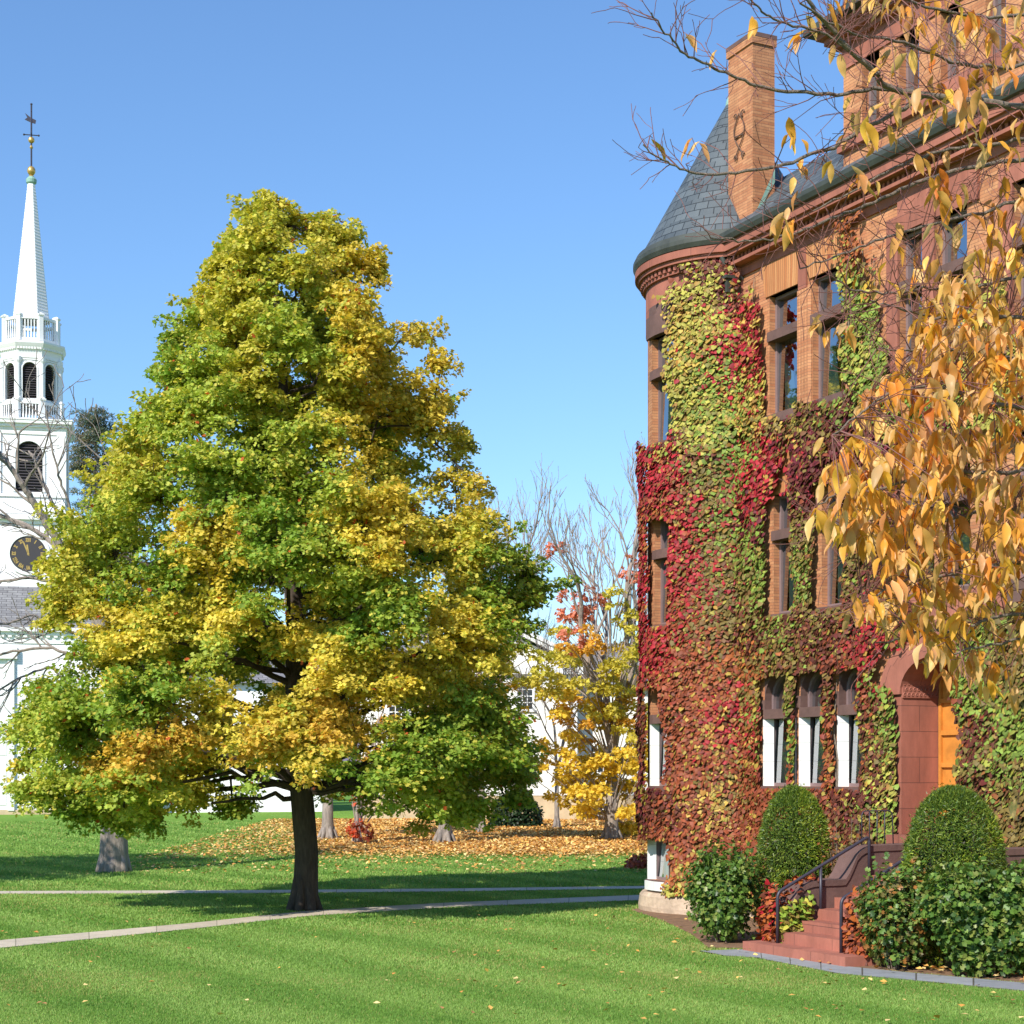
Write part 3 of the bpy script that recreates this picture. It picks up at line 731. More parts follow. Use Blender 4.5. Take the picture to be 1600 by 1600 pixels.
for h in hd:
    w = MB()
    for a, b in ((h[0], h[0] + .06), (h[1] - .06, h[1])): w.mbox(fd, a, b, h[2], h[3], -.24, -.14)
    w.mbox(fd, h[0] + .06, h[1] - .06, h[2], h[2] + .06, -.24, -.14)
    fr = w.obj('dormer_window', M['frame'], dm)
    # glass lies in the frame: same sub-part mesh level
    g = MB(); g.quad(fd(h[0] + .03, h[2], -.2), fd(h[1] - .03, h[2], -.2), fd(h[1] - .03, h[3], -.2), fd(h[0] + .03, h[3], -.2)); g.obj('dormer_pane', M['glass'], dm)
    g = MB(); g.mbox(fd, h[0] - .1, h[1] + .1, h[2] - .1, h[3] + .1, -1.2, -.9); g.obj('dormer_interior', M['room'], dm)

# entrance: sandstone recess with carved capital, arch and varnished door
RD = .75
mb = MB(); cw = (dA + dB) / 2; r = (dB - dA) / 2; zc = zD - r - .18
zcap0 = facZ(1420, 1090); zcap1 = zcap0 + .50
mb.mbox(fac, dA - .26, dA, zL - .6, zcap0, -.3, .06)          # left pier face
mb.quad(fac(dA + .006, zL - .6, .06), fac(dA + .006, zL - .6, -RD), fac(dA + .006, zcap0, -RD), fac(dA + .006, zcap0, .06))
mb.mbox(fac, dB, dB + .26, zL - .6, zcap0, -.3, .06)
mb.quad(fac(dB - .006, zL - .6, -RD), fac(dB - .006, zL - .6, .06), fac(dB - .006, zD, .06), fac(dB - .006, zD, -RD))
ent = mb.obj('entrance_pier', M['stone'], hall)
# capital: rows of raised scrolls
mb = MB(); mb.mbox(fac, dA - .22, dA + .03, zcap0, zcap1, -RD, .05)
for i in range(5):
    for j in range(9):
        cc = fac(dA + .032, zcap0 + .05 + i * .09, .02 - j * .085 - .04 * (i % 2))
        pts = [cc + NO * (.034 * (k / 9) * math.cos(k * .9)) + np.array([0, 0, .034 * (k / 9) * math.sin(k * .9)]) for k in range(10)]
        mb.tube(pts, .009, 4, cap=False)
mb.obj('carved_capital', M['stone'], ent)
mb = MB(); n = 16; A = [math.pi * (1 - k / n) for k in range(n + 1)]; za = max(zcap1, zc) ; zc = zcap0 + .06; r = (dB - dA) / 2
for p, q in zip(A[:-1], A[1:]):
    f = lambda a, rr, d: fac(cw + rr * math.cos(a), zc + rr * math.sin(a) * .75, d)
    mb.quad(f(p, r, .10), f(q, r, .10), f(q, r + .55, .10), f(p, r + .55, .10)); mb.quad(f(q, r, .10), f(p, r, .10), f(p, r, -RD), f(q, r, -RD)); mb.quad(f(p, r + .55, .10), f(q, r + .55, .10), f(q, r + .55, -.1), f(p, r + .55, -.1))
    g = lambda a, d: fac(cw + r * math.cos(a), zD + .4, d); mb.quad(f(p, r, -.02), f(q, r, -.02), g(q, -.02), g(p, -.02))
mb.mbox(fac, dA - .95, dB + .95, zc + r * .75 + .50, zc + r * .75 + 1.0, -.1, .09)
mb.obj('entrance_arch', M['stone'], ent)
mb = MB(); mb.mbox(fac, dA - .1, dB + .1, zL - .35, zL - .001, -RD - .3, .3); mb.obj('threshold', M['stone'], ent)
mb = MB(); mb.mbox(fac, dA, dB, zL, zD + .2, -RD - .06, -RD)
for k in range(3):
    x0 = dA + .02 + k * .51
    mb.mbox(fac, x0, x0 + .06, zL, zD, -RD, -RD + .05)
for z in (zL + .02, zL + .60, zL + 1.12, zL + 1.66, zL + 2.2, zL + 2.6): mb.mbox(fac, dA + .08, dB, z, z + .08, -RD, -RD + .045)
dr = mb.obj('door', M['door'], hall)
mb = MB(); mb.ball(fac(cw + .1, zL + 1.0, -RD + .09), .04, 6); mb.obj('door_knob', M['gold'], dr)
# ------------------------------------------------------------------ ivy
YG, LG, OL, RED, RUST, DR, OR, YEL, DRED = [srgb(c) for c in ((190, 182, 74), (138, 162, 60), (136, 116, 56), (188, 38, 50), (164, 82, 48), (114, 60, 44), (188, 104, 48), (212, 174, 74), (116, 42, 50))]
IV = [(1080,400,DR),(1120,400,DRED),(1140,440,DR),(1100,450,YG),(1120,480,YG),(1090,520,YG),(1070,540,YEL),(1110,560,LG),(1125,560,LG),(1142,540,RED),(1140,580,RED),(1190,500,RED),(1192,560,RED),(1170,520,YEL),(1165,600,YG),(1180,640,YEL),(1200,650,YEL),(1070,600,YG),(1070,640,YG),(1110,620,LG),(1090,670,YG),(1120,680,LG),(1150,690,LG),(1020,710,RED),(1040,740,RED),(1060,720,DR),(1015,770,RED),(1050,790,RUST),(1090,730,OL),(1110,760,OL),(1140,720,LG),(1145,760,LG),(1100,800,OL),(1070,800,RED),(1140,830,LG),(1190,690,RED),(1210,700,RED),(1180,740,RED),(1170,780,RED),(1190,830,DRED),(1200,860,LG),(1120,850,OL),(1075,840,RED),(1060,880,RED),(1045,850,RED),(1078,870,RED),(1040,900,RED),(1030,1020,RED),(1090,910,RED),(1050,930,RUST),(1130,900,OL),(1160,920,OL),(1200,920,LG),(1015,830,OR),(1012,900,RED),(1015,960,RED),(1060,980,RUST),(1110,970,OL),(1130,975,OL),(1160,980,DR),(1010,1040,RED),(1060,1040,RUST),(1035,1000,RED),(1035,1080,RUST),(1100,1060,RUST),(1140,1060,OR),(1170,1040,OR),(1150,1100,RED),(1155,1140,RED),(1080,1120,RUST),(1100,1150,RUST),(1130,1150,YEL),(1010,1120,DR),(1050,1180,RUST),(1080,1220,RUST),(1120,1190,RUST),(1140,1220,OL),(1170,1190,RUST),(1030,1250,DR),(1010,1220,DRED),(1080,1270,RUST),(1120,1260,YEL),(1150,1280,RUST),(1060,1330,RUST),(1110,1310,RUST),(1060,1370,OR),(1080,1385,YG),
(1225,670,OL),(1270,650,OL),(1300,630,DR),(1330,620,LG),(1370,600,LG),(1270,700,DRED),(1300,700,DR),(1330,680,DR),(1270,740,DRED),(1290,760,DR),(1350,700,DRED),(1335,380,OR),(1335,470,LG),(1360,510,LG),(1350,560,YG),(1380,560,LG),(1330,430,YG),(1270,860,OL),(1275,900,LG),(1270,930,OL),(1250,960,DR),(1290,960,OL),(1230,975,OL),(1220,985,LG),(1260,1000,DR),(1200,1000,DR),(1230,1020,OL),(1300,1010,DR),(1340,1020,RUST),(1370,1020,RED),(1350,1080,RUST),(1370,1120,DR),(1380,1150,OL),(1400,1070,LG),(1400,1150,LG),(1400,1210,YG),(1360,1200,DR),(1350,1240,DR),(1245,1080,OL),(1250,1120,LG),(1240,1170,LG),(1290,1090,DR),(1295,1130,RUST),(1290,1180,OR),(1250,1220,RUST),(1210,1040,OL),(1180,1100,OL),(1185,1150,RUST),(1380,900,DR),(1400,840,DR),(1340,880,OL),(1320,990,DR),(1530,1060,LG),(1560,1100,LG),(1540,1150,DR),(1570,1180,LG),(1520,1200,OL),(1580,1060,OL),(1580,1260,OL),(1540,1240,DR),(1560,500,YG),(1410,1290,LG),(1390,1330,OL)]
IVp = np.array([[a, b] for a, b, c in IV], float); IVc = np.array([c for a, b, c in IV])
IVc = (IVc * .93 + IVc.mean(1, keepdims=True) * .07) * .86
COVER = [([(1062,470),(1072,402),(1096,390),(1136,392),(1150,436),(1158,520),(1160,700),(1050,705),(1052,600)], 1.0),
 ([(1183,478),(1199,474),(1200,604),(1183,604)], 1.0), ([(1160,470),(1184,440),(1186,600),(1160,600)], .55), ([(1156,590),(1205,590),(1214,662),(1210,720),(1150,720)], 1.0),
 ([(985,688),(1050,680),(1150,690),(1215,657),(1262,640),(1330,606),(1420,575),(1700,480),(1700,640),(1420,700),(1420,1120),(1412,1300),(1420,1480),(1000,1480),(985,1325)], 1.0),
 ([(1323,330),(1338,330),(1345,440),(1368,480),(1398,530),(1402,610),(1322,610)], .92),
 ([(1345,360),(1358,360),(1366,470),(1346,440)], .3),
 ([(1504,985),(1700,880),(1700,1560),(1400,1560),(1500,1260),(1504,1200)], 1.0), ([(1516,440),(1610,420),(1610,570),(1520,560)], .5),
 ([(1040,450),(1062,440),(1064,560),(1056,560)], .35)]
BARE = [[(1217,690),(1238,690),(1248,776),(1211,776)], [(1380,1005),(1500,965),(1503,1265),(1413,1265),(1413,1085),(1380,1062)], [(980,1306),(1050,1306),(1052,1440),(980,1440)]]

def ivy_on(m, S, Z, dens, holes, mg):
    n = int((S[1] - S[0]) * (Z[1] - Z[0]) * dens)
    s = RNG.uniform(*S, n); z = RNG.uniform(*Z, n)
    p = np.array([m(a, b, 0.05) for a, b in zip(s, z)]); q = proj(p)
    q2 = q + RNG.normal(0, 4, q.shape) + (np.stack([vnoise(s, z, .35, 4), vnoise(s, z, .35, 9)], 1) - .5) * 34
    pr = np.zeros(n)
    for poly, w in COVER: pr = np.maximum(pr, w * in_poly(q2, poly))
    for poly in BARE: pr[in_poly(q2, poly)] = 0
    ns = vnoise(s, z, .5, 21)
    for h in holes:
        over = np.where(z > h[2] + .1, mg * ns * 1.6, .05)
        pr[(s > h[0] - .05) & (s < h[1] - over) & (z > h[2] - .03) & (z < h[3] - .5 * over)] = 0
    k = RNG.uniform(size=n) < pr
    s, z, p, q = s[k], z[k], p[k], q[k]; n = len(s)
    e = 1e-3
    nor = np.array([m(a, b, 1.0) - m(a, b, 0.0) for a, b in zip(s, z)])
    alo = np.array([m(a + e, b, 0) - m(a - e, b, 0) for a, b in zip(s, z)]); alo /= np.linalg.norm(alo, axis=1)[:, None]
    thick = .05 + .16 * vnoise(s, z, .55, 2) ** 1.3 + .05 * vnoise(s, z, .2, 6)
    dd = thick * RNG.uniform(.35, 1.0, n) ** .6
    p = p + nor * dd[:, None]
    axis = np.stack([RNG.normal(0, .55, n), -1 + RNG.normal(0, .2, n), RNG.uniform(.05, .75, n)], 1)
    A = alo * axis[:, :1] + np.array([0, 0, 1.0]) * axis[:, 1:2] + nor * axis[:, 2:3]
    Nn = nor + np.array([0, 0, .55]) + .62 * rvec(n)
    # colour by patch, each leaf picking among the nearest patches
    jq = q + RNG.normal(0, 24, q.shape) + (np.stack([vnoise(s, z, .3, 14), vnoise(s, z, .3, 19)], 1) - .5) * 30
    ci = np.empty(n, int)
    for i0 in range(0, n, 4000):
        D = ((jq[i0:i0 + 4000, None, :] - IVp[None]) ** 2).sum(2); ci[i0:i0 + 4000] = D.argmin(1)
    c = IVc[ci] * RNG.uniform(.55, 1.2, (n, 1)); f = RNG.uniform(size=n) < .32
    alt = np.array([DR, DRED, RUST, OL, YG]); c[f] = .5 * c[f] + .5 * alt[RNG.integers(0, 5, f.sum())]
    return p, A, Nn, .05 + .075 * RNG.uniform(size=n) ** 1.4, c
def ivy_obj(name, parts, label):
    p, A, Nn, sz, c = [np.concatenate(v) for v in zip(*parts)]
    r = thing('climbing_ivy', (float(p[:, 0].mean()), float(p[:, 1].mean()), 0.0), label, 'climbing plant')
    leaf_mesh('foliage', p, A, Nn, sz, c, T_IVY, TF_IVY, M['leafIvy'], r)
    return r
iv1 = ivy_obj('ivy', [ivy_on(tur, (-1.75 * RW, turA(1157) + .12), (.4, ZG - .3), 860, holesT, .10)], 'thick ivy of red, rust and lime leaves wrapped round the corner turret')
tf = facT(1497)
iv2 = ivy_obj('ivy', [ivy_on(fac, (T0 - .05, tf), (.2, ZG - .5), 860, holesF, .10)], 'rust and green ivy on the flat front wall between the turret and the doorway')
iv3 = ivy_obj('ivy', [ivy_on(fac, (tf, 11.5), (.2, 11.5), 760, holesF, .15)], 'green and brown ivy on the wall to the right of the orange door')
# bare creeping stems
def stems(parent, m, specs):
    mb = MB()
    for s0, z0, s1, z1, k in specs:
        pts = []; 
        for i in range(k):
            f = i / (k - 1); pts.append(m(s0 + (s1 - s0) * f + .06 * math.sin(f * 9 + s0 * 5) + random.uniform(-.02, .02), z0 + (z1 - z0) * f, .05))
        mb.tube(pts, np.linspace(.022, .007, k), 5)
    mb.obj('stem', M['barkTwig'], parent)
stems(iv1, tur, [(-.2 + .25 * i, .35, -.6 + .4 * i, 2.6, 12) for i in range(6)] + [(turA(1030), .33, turA(1090), .30, 8)])
stems(iv2, fac, [(facT(1313) - .06, .4, facT(1312) - .04, 4.4, 16), (facT(1311), 2.0, facT(1309), 4.2, 10), (facT(1185), 8.5, facT(1180), 12.2, 14), (facT(1335), 9, facT(1332), 12.4, 14), (facT(1345), 9, facT(1352), 12.0, 14), (facT(1352), 9, facT(1372), 11.6, 14), (facT(1165), 9, facT(1168), 11.9, 14)])
stems(iv3, fac, [(facT(1530), .3, facT(1535), 5, 14), (facT(1560), .3, facT(1570), 6, 14)])

# ------------------------------------------------------------------ entrance steps, cheek walls, handrails
SA = -NO                                              # up the steps, into the building
S0 = np.array([4.08, 25.55, 0.0])                     # middle of the bottom step's front edge
# put the steps square before the door
door_c = fac((dA + dB) / 2, 0, 0); w_ = door_c - S0; lat = w_.dot(U)
print('LAT', lat)
S0 = S0 + U * (lat * .55 + .72)
def st(w, z, d): return S0 + U * w + SA * (-d) + np.array([0, 0, z])   # d negative = further in
steps = thing('stone_steps', S0, 'red-brown sandstone steps climbing to the orange door between curved cheek walls', 'steps')
dist = (door_c - S0).dot(SA)                          # how far the front is
HW = .86
mb = MB(); mb.mbox(st, -1.30, 1.30, -.25, .15, -.75, 0, 6, back=True); sl_ = mb.obj('bottom_step', M['stone'], steps)
nst = 6; tr = .34
for k in range(nst):
    mb = MB(); d0 = -.38 - tr * k; z1 = .15 + .165 * (k + 1)
    if k == nst - 1: mb.mbox(st, -HW, HW, z1 - .20, z1, -dist + .02, d0, 5)
    else: mb.mbox(st, -HW, HW, z1 - .20, z1, d0 - tr - .04, d0, 5)
    mb.obj('step', M['stone'], steps)
zland = .15 + .165 * nst
for k in range(3):
    z1 = zland + (zL - zland) / 3 * (k + 1); d0 = -dist + .60 - .3 * k
    mb = MB(); mb.mbox(st, -HW + .1, HW - .1, z1 - .21, z1, -dist - .3, d0, 4); mb.obj('step', M['stone'], steps)
mb = MB(); mb.mbox(st, -HW + .02, HW - .02, -.2, zland - .25, -dist + .05, -2.0); mb.obj('core', M['stone'], steps)
def cheek(w0, w1, prof, name):
    mb = MB(); pr = np.array(prof)
    # smooth the coping with small quarter curves
    xs = np.linspace(pr[0, 0], pr[-1, 0], 44); zs = np.interp(xs, pr[:, 0], pr[:, 1]); zs = np.convolve(np.pad(zs, 1, mode='edge'), np.ones(3) / 3, mode='valid')
    for a, b, za, zb in zip(xs[:-1], xs[1:], zs[:-1], zs[1:]):
        for w, s_ in ((w0, 1), (w1, -1)):
            mb.quad(st(w, -.2, -a), st(w, -.2, -b), st(w, zb - .09, -b), st(w, za - .09, -a), [(a, -.2), (b, -.2), (b, zb), (a, za)])
            wo = w + (-.02 if w == w0 else .02)
            mb.quad(st(wo, za - .09, -a), st(wo, zb - .09, -b), st(wo, zb, -b), st(wo, za, -a), [(a, za), (b, zb), (b, zb + .1), (a, za + .1)])
            mb.quad(st(w, za - .09, -a), st(wo, za - .09, -a), st(wo, zb - .09, -b), st(w, zb - .09, -b))
        mb.quad(st(w0 - .02, za, -a), st(w0 - .02, zb, -b), st(w1 + .02, zb, -b), st(w1 + .02, za, -a), [(w0, a), (w0, b), (w1, b), (w1, a)])
    mb.quad(st(w0, -.2, -xs[0]), st(w1, -.2, -xs[0]), st(w1, zs[0], -xs[0]), st(w0, zs[0], -xs[0]))
    mb.quad(st(w0, -.2, -xs[-1]), st(w1, -.2, -xs[-1]), st(w1, zs[-1], -xs[-1]), st(w0, zs[-1], -xs[-1]))
    return mb.obj(name, M['dstone'], steps)
cp = [(.40, .66), (.55, .70), (.66, .82), (.76, .98), (.90, 1.06), (1.05, 1.08), (1.68, 1.08), (1.70, 1.25), (1.80, 1.45), (1.94, 1.57), (2.10, 1.60), (dist - .02, 1.62)]
cheek(-HW - .42, -HW - .002, cp, 'cheek_wall'); cheek(HW + .002, HW + .42, cp, 'cheek_wall')

def rail(pts, posts, label, r=.026):
    base = pts[0]
    t_ = thing('handrail', (float(base[0]), float(base[1]), float(posts[0][0][2])), label, 'handrail')
    # rounded bends
    P2 = [np.array(pts[0])]
    for a, b, c in zip(pts[:-2], pts[1:-1], pts[2:]):
        a, b, c = map(np.array, (a, b, c)); d1 = (a - b) / np.linalg.norm(a - b); d2 = (c - b) / np.linalg.norm(c - b)
        for f in np.linspace(0, 1, 5): P2.append((1 - f) ** 2 * (b + d1 * .09) + 2 * f * (1 - f) * b + f ** 2 * (b + d2 * .09))
    P2.append(np.array(pts[-1]))
    mb = MB(); mb.tube(P2, r, 8); mb.obj('rail', M['iron'], t_, smooth=True)
    for a, b in posts:
        mb = MB(); mb.tube([a, b], r * .95, 8); mb.obj('post', M['iron'], t_, smooth=True)
slope = .165 / tr
def railset(w, label, d1=2.02, short=False):
    a = st(w, .15, -.30); zt = .92
    p = [a, st(w, zt, -.30), st(w, zt + slope * (d1 - .3), -d1), st(w, zland, -d1)]
    mid = [] if short else [(st(w, .5, -1.1), st(w, zt + slope * .8 - .01, -1.1))]
    rail(p, [(st(w, .10, -.30), st(w, .2, -.30))] + mid, label)
railset(-HW + .06, 'dark iron handrail on the left side of the lower steps')
railset(HW - .06, 'dark iron handrail on the right side of the lower steps, half behind the shrub')
d2 = dist - .55
for w, l in ((-.62, 'short dark iron handrail rising in front of the sandstone door pier'),):
    rail([st(w, zland, -d2), st(w, zland + .95, -d2), st(w, zL + .92, -d2 - .95), st(w, zL + .5, -d2 - 1.0)], [(st(w, zland - .05, -d2), st(w, zland + .1, -d2))], l)
# low guard rail along the landing, left side
w = -HW - .30
rail([st(w, 1.60, -2.15), st(w, 2.14, -2.15), st(w, 2.14, -2.75), st(w, 1.6, -2.77)], [(st(w, 1.6, -2.15 - .15 * k), st(w, 2.13, -2.15 - .15 * k)) for k in range(1, 4)], 'low iron guard rail with thin uprights beside the stair landing', .010)

def leafmass(name, p, nrm, size, cols, parent, mat, tv=T_IVY, tf_=TF_IVY, droop=.6):
    n = len(p)
    ax = rvec(n) * .8 + nrm * .45 - np.array([0, 0, droop]); Nn = nrm * .9 + np.array([0, 0, .5]) + .55 * rvec(n)
    return leaf_mesh(name, p, ax, Nn, size, cols, tv, tf_, mat, parent)
# ivy growing over the two cheek walls
def cheek_ivy(w0, w1, label, cols, dmax=1.2, nn=1300):
    pts, nr = [], []
    for _ in range(nn):
        f = random.random(); d = random.uniform(.36, dmax); z = np.interp(d, *np.array(cp).T)
        if f < .40: pts.append(st(w0 - .05, random.uniform(.0, z), -d)); nr.append(-U)
        elif f < .62: pts.append(st(random.uniform(w0, w1), random.uniform(0, z), -.36)); nr.append(-SA)
        elif f < .72 : pts.append(st(random.uniform(w0, w1), z + .02, -d)); nr.append(np.array([0, 0, 1.]))
        else:
            d = random.uniform(.36, .95); zst = .15 + max(0, (d - .38) / tr + 1) * .165
            pts.append(st(w1 + .05, random.uniform(zst * .6, min(z, .35 + zst)), -d)); nr.append(U)
    pts = np.array(pts) + .05 * rvec(nn); nr = np.array(nr)
    r = thing('climbing_ivy', (float(pts[:, 0].mean()), float(pts[:, 1].mean()), 0.), label, 'climbing plant')
    c = cols[RNG.integers(0, len(cols), nn)] * RNG.uniform(.7, 1.1, (nn, 1))
    inner = np.array([n_.dot(U) > .5 for n_ in nr]); g = np.array([LG, YG, LG, OL]); c[inner] = g[RNG.integers(0, 4, inner.sum())] * RNG.uniform(.7, 1.1, (inner.sum(), 1))
    leafmass('foliage', pts, nr, RNG.uniform(.055, .11, nn), c, r, M['leafIvy'])
cheek_ivy(-HW - .42, -HW, 'ivy with rust-red and green leaves on the left cheek wall of the steps', np.array([RUST, OR, DR, RUST, RED * .8]))
cheek_ivy(HW, HW + .42, 'rust brown ivy on the right cheek wall of the steps', np.array([RUST, OR, DR, RUST]))

# ------------------------------------------------------------------ shrubs
def dome(c, rx, rz, label, n=15000, tilt=0.0):
    """clipped yew: short needles on a slightly lumpy dome, stems inside"""
    c = np.array(c, float)
    r = thing('yew_bush', c, label, 'bush')
    # an egg standing on its broad end: radius by height, sampled over the skin
    th = RNG.uniform(0, 2 * math.pi, n); tt = RNG.uniform(0, 1, n) ** .9
    tt = np.where(RNG.uniform(size=n) < .15, 1 - .12 * RNG.uniform(size=n) ** .7, tt)
    prof_ = lambda t: np.where(t > .42, np.clip(1 - ((t - .42) / .58) ** 2.3, 0, 1) ** .5, .86 + .14 * np.sin(np.clip(t / .42, 0, 1) * math.pi / 2))
    lump = 1 + .24 * (vnoise(th * 1.6 + 9, tt * 3.4, 1, 3) - .5) + .10 * (vnoise(th * 6, tt * 14, 1, 5) - .5)
    rr = lump * RNG.uniform(.84, 1.0, n) ** .5
    R = rx * prof_(tt) * rr
    p = np.stack([R * np.cos(th), R * np.sin(th), tt * rz * (.97 + .03 * rr)], 1)
    sl = np.where(tt > .42, ((tt - .42) / .58) ** 1.6, -.1)
    nr = np.stack([np.cos(th) * (1 - np.clip(sl, 0, 1) * .9), np.sin(th) * (1 - np.clip(sl, 0, 1) * .9), sl], 1); nr /= np.linalg.norm(nr, axis=1)[:, None]
    st_ = RNG.uniform(size=n) < .02; p[st_] += nr[st_] * RNG.uniform(.02, .10, (st_.sum(), 1))
    p = p + c
    g = srgb([(112, 136, 48), (84, 112, 42), (138, 154, 56), (66, 92, 38)])
    col = g[RNG.integers(0, 4, n)] * RNG.uniform(.7, 1.2, (n, 1))
    up = vnoise(p[:, 0], p[:, 2], .4, 7) > .62; col[up] = col[up] * [1.5, 1.35, 1.0]
    leaf_mesh('foliage', p, nr * .8 + 1.0 * rvec(n), nr + .8 * rvec(n), RNG.uniform(.035, .07, n), col, [(-.5, 0, 0), (0, 1, 0), (.5, 0, 0)], [(0, 2, 1)], M['leafShrub'], r, widths=np.full(n, .28))
    mb = MB()
    for k in range(7):
        a = k * .9; mb.tube([c + [.08 * math.cos(a), .08 * math.sin(a), -.05], c + [.3 * rx * math.cos(a), .3 * rx * math.sin(a), .4 * rz], c + [.55 * rx * math.cos(a), .55 * rx * math.sin(a), .8 * rz]], [.03, .02, .008], 5)
    # inner mass of old brown twigs and needles that stops light passing straight through
    mb.obj('stem', M['barkTwig'], r)
    m2 = 7000; q = rvec(m2) * RNG.uniform(.3, .84, m2)[:, None]; q[:, 2] = np.abs(q[:, 2]); q = q * [rx, rx, rz] + c
    leaf_mesh('inner_twigs', q, rvec(m2), rvec(m2), RNG.uniform(.12, .2, m2), np.tile(srgb((64, 62, 40)), (m2, 1)), T_FOLD, TF_FOLD, M['leafShrub'], r)
    return r
def place(px, Y, dz=0.0):
    x = (px - 800) / F * Y; return (x, Y, float(gz(x, Y)) + dz)
Yd = 28.5; dome(place(1240, Yd), .60, EYE + (HY - 1230) / F * Yd, 'tall clipped yew dome with yellow-green top, below the arched windows left of the steps', 42000)
Yd = 24.6; dome(place(1489, Yd), .71, EYE + (HY - 1230) / F * Yd, 'large dark green clipped yew dome hiding the foot of the orange door', 56000)

def leafy(c, rx, ry, z0, z1, label, n, cols, seed, size=(.05, .095)):
    c = np.array(c, float); rg = np.random.default_rng(seed)
    r = thing('leafy_shrub', c, label, 'shrub')
    mb = MB(); tips = []
    for k in range(30):
        a = rg.uniform(0, 2 * math.pi); f = rg.uniform(.25, 1.0) ** .7
        tip = c + [rx * f * math.cos(a), ry * f * math.sin(a), z0 + (z1 - z0) * (1 - .45 * f ** 2.2) * rg.uniform(.6, 1.0)]
        b = c + [.22 * rx * math.cos(a), .22 * ry * math.sin(a), -.02]
        mid = b * .55 + tip * .45 + [.05 * rg.normal(), .05 * rg.normal(), .12]
        mb.tube([b, mid, tip], [.009, .007, .003], 5); tips += [tip, mid * .3 + tip * .7]
    mb.obj('stem', M['barkTwig'], r)
    tips = np.array(tips); k3 = rg.integers(0, len(tips) // 2, n); f3 = rg.uniform(size=n) ** .62
    v = RNG.normal(size=(n, 3)); v /= np.linalg.norm(v, axis=1)[:, None]
    bs = c * np.array([1, 1, 1.0]); q0 = bs + (tips[2 * k3] - bs) * [.45, .45, .0]; q0[:, 2] = c[2] + z0 * .45
    p = q0 + (tips[2 * k3] - q0) * f3[:, None] + v * (RNG.uniform(.2, 1, n) ** .5)[:, None] * np.array([.17, .17, .15]) * (rx / .6) ** .5
    gap = vnoise(p[:, 0] * 1.0 + p[:, 1], p[:, 2], .28, seed) < .30; p[gap] += v[gap] * .10
    p[:, 2] = np.maximum(p[:, 2], c[2] + .04)
    out = p - (c + [0, 0, z0 + .35 * (z1 - z0)]); out /= np.linalg.norm(out, axis=1)[:, None]
    cc = cols[RNG.integers(0, len(cols), n)] * RNG.uniform(.7, 1.15, (n, 1))
    leafmass('foliage', p, out * .6 + v * .5, RNG.uniform(*size, n), cc, r, M['leafShrub'], T_OAK, TF_OAK)
    return r
SG = srgb([(100, 132, 52), (82, 114, 44), (122, 148, 66), (66, 96, 40), (136, 146, 70)])
Yd = 28.0; leafy(place(1133, Yd), .62, .5, .35, EYE + (HY - 1302) / F * Yd, 'rounded green leafy shrub with bare base, in front of the turret footing', 5600, SG, 3)
SG2 = np.concatenate([SG, srgb([(176, 120, 60), (120, 110, 60)])])
Yd = 24.1; leafy(place(1402, Yd), .54, .5, .35, EYE + (HY - 1322) / F * Yd, 'green shrub with splayed bare stems and a few tan leaves, right of the steps', 5200, SG2, 5)
Yd = 23.2; leafy(place(1552, Yd), .88, .6, .30, EYE + (HY - 1312) / F * Yd, 'broad dark-leaved green shrub under the large yew, nearest the flagstone path', 9500, SG, 8, (.055, .105))

# dry brown bush between the left yew and the stair landing
c_ = st(-HW - .62, 0, -2.15); c_[2] = 0
DB = srgb([(128, 98, 72), (150, 112, 78), (104, 80, 60), (120, 110, 62), (168, 104, 62)])
leafy(c_, .36, .34, .6, 2.2, 'brown half-bare bush between the left yew dome and the stair landing', 1500, DB, 12, (.04, .08))
# ------------------------------------------------------------------ white church
CA = rad(12); CY = 97.2
cux = np.array([math.cos(CA), math.sin(CA), 0]); cnn = np.array([math.sin(CA), -math.cos(CA), 0])
CT = np.array([(49 - 800) / F * CY, CY, 0.0]); CS = F / 95.3
def ch_(x, z, d): return CT + x * cux + d * cnn + np.array([0, 0, z])
def cz(py): return EYE + (HY - py) * (97.2 if py < 505 else 95.7 if py < 655 else 95.2 if py < 810 else 94.5 if py < 936 else 93.9) / F
def cw_(px): return (px - 49) / CS
church = thing('white_church', (CT[0], CT[1], .5), 'white clapboard church with clock tower, arched belfry and tall pointed spire', 'church')
def coct(mb, prof, n=8): return mb.lathe(CT, prof, n, rot=CA + rad(22.5))
h = lambda py: cz(py)
k8 = 1 / math.cos(rad(22.5))
prof = []                                             # lapped boards: each course stands a little proud of the one above
for i in range(44):
    f0, f1 = i / 44, (i + 1) / 44; r = lambda f: (29.5 + (5.5 - 29.5) * f) / CS; z = lambda f: h(503) + (h(287) - h(503)) * f
    prof += [(r(f0) + .022, z(f0)), (r(f1) + .004, z(f1))]
mb = MB(); coct(mb, prof); mb.obj('spire', M['white'], church)
mb = MB(); mb.lathe(CT, [(5 / CS, h(289)), (8 / CS, h(286)), (8.5 / CS, h(281)), (6 / CS, h(278)), (4 / CS, h(276))], 16); mb.obj('spire_cap', M['verdigris'], church)
mb = MB(); mb.tube([ch_(0, h(278), 0), ch_(0, h(163), 0)], .05, 8); wv = mb.obj('weathervane', M['iron'], church)
mb = MB(); mb.ball(ch_(0, h(267), 0), 6.5 / CS, 10, sz=1.15); mb.ball(ch_(0, h(219), 0), 5 / CS, 8); mb.lathe(ch_(0, h(231), 0), [(.02, -.1), (.1, 0), (.04, .15)], 10); mb.lathe(ch_(0, h(276), 0), [(.02, -.1), (.16, 0), (.05, .15)], 10); mb.obj('gilded_ball', M['gold'], wv, smooth=True)
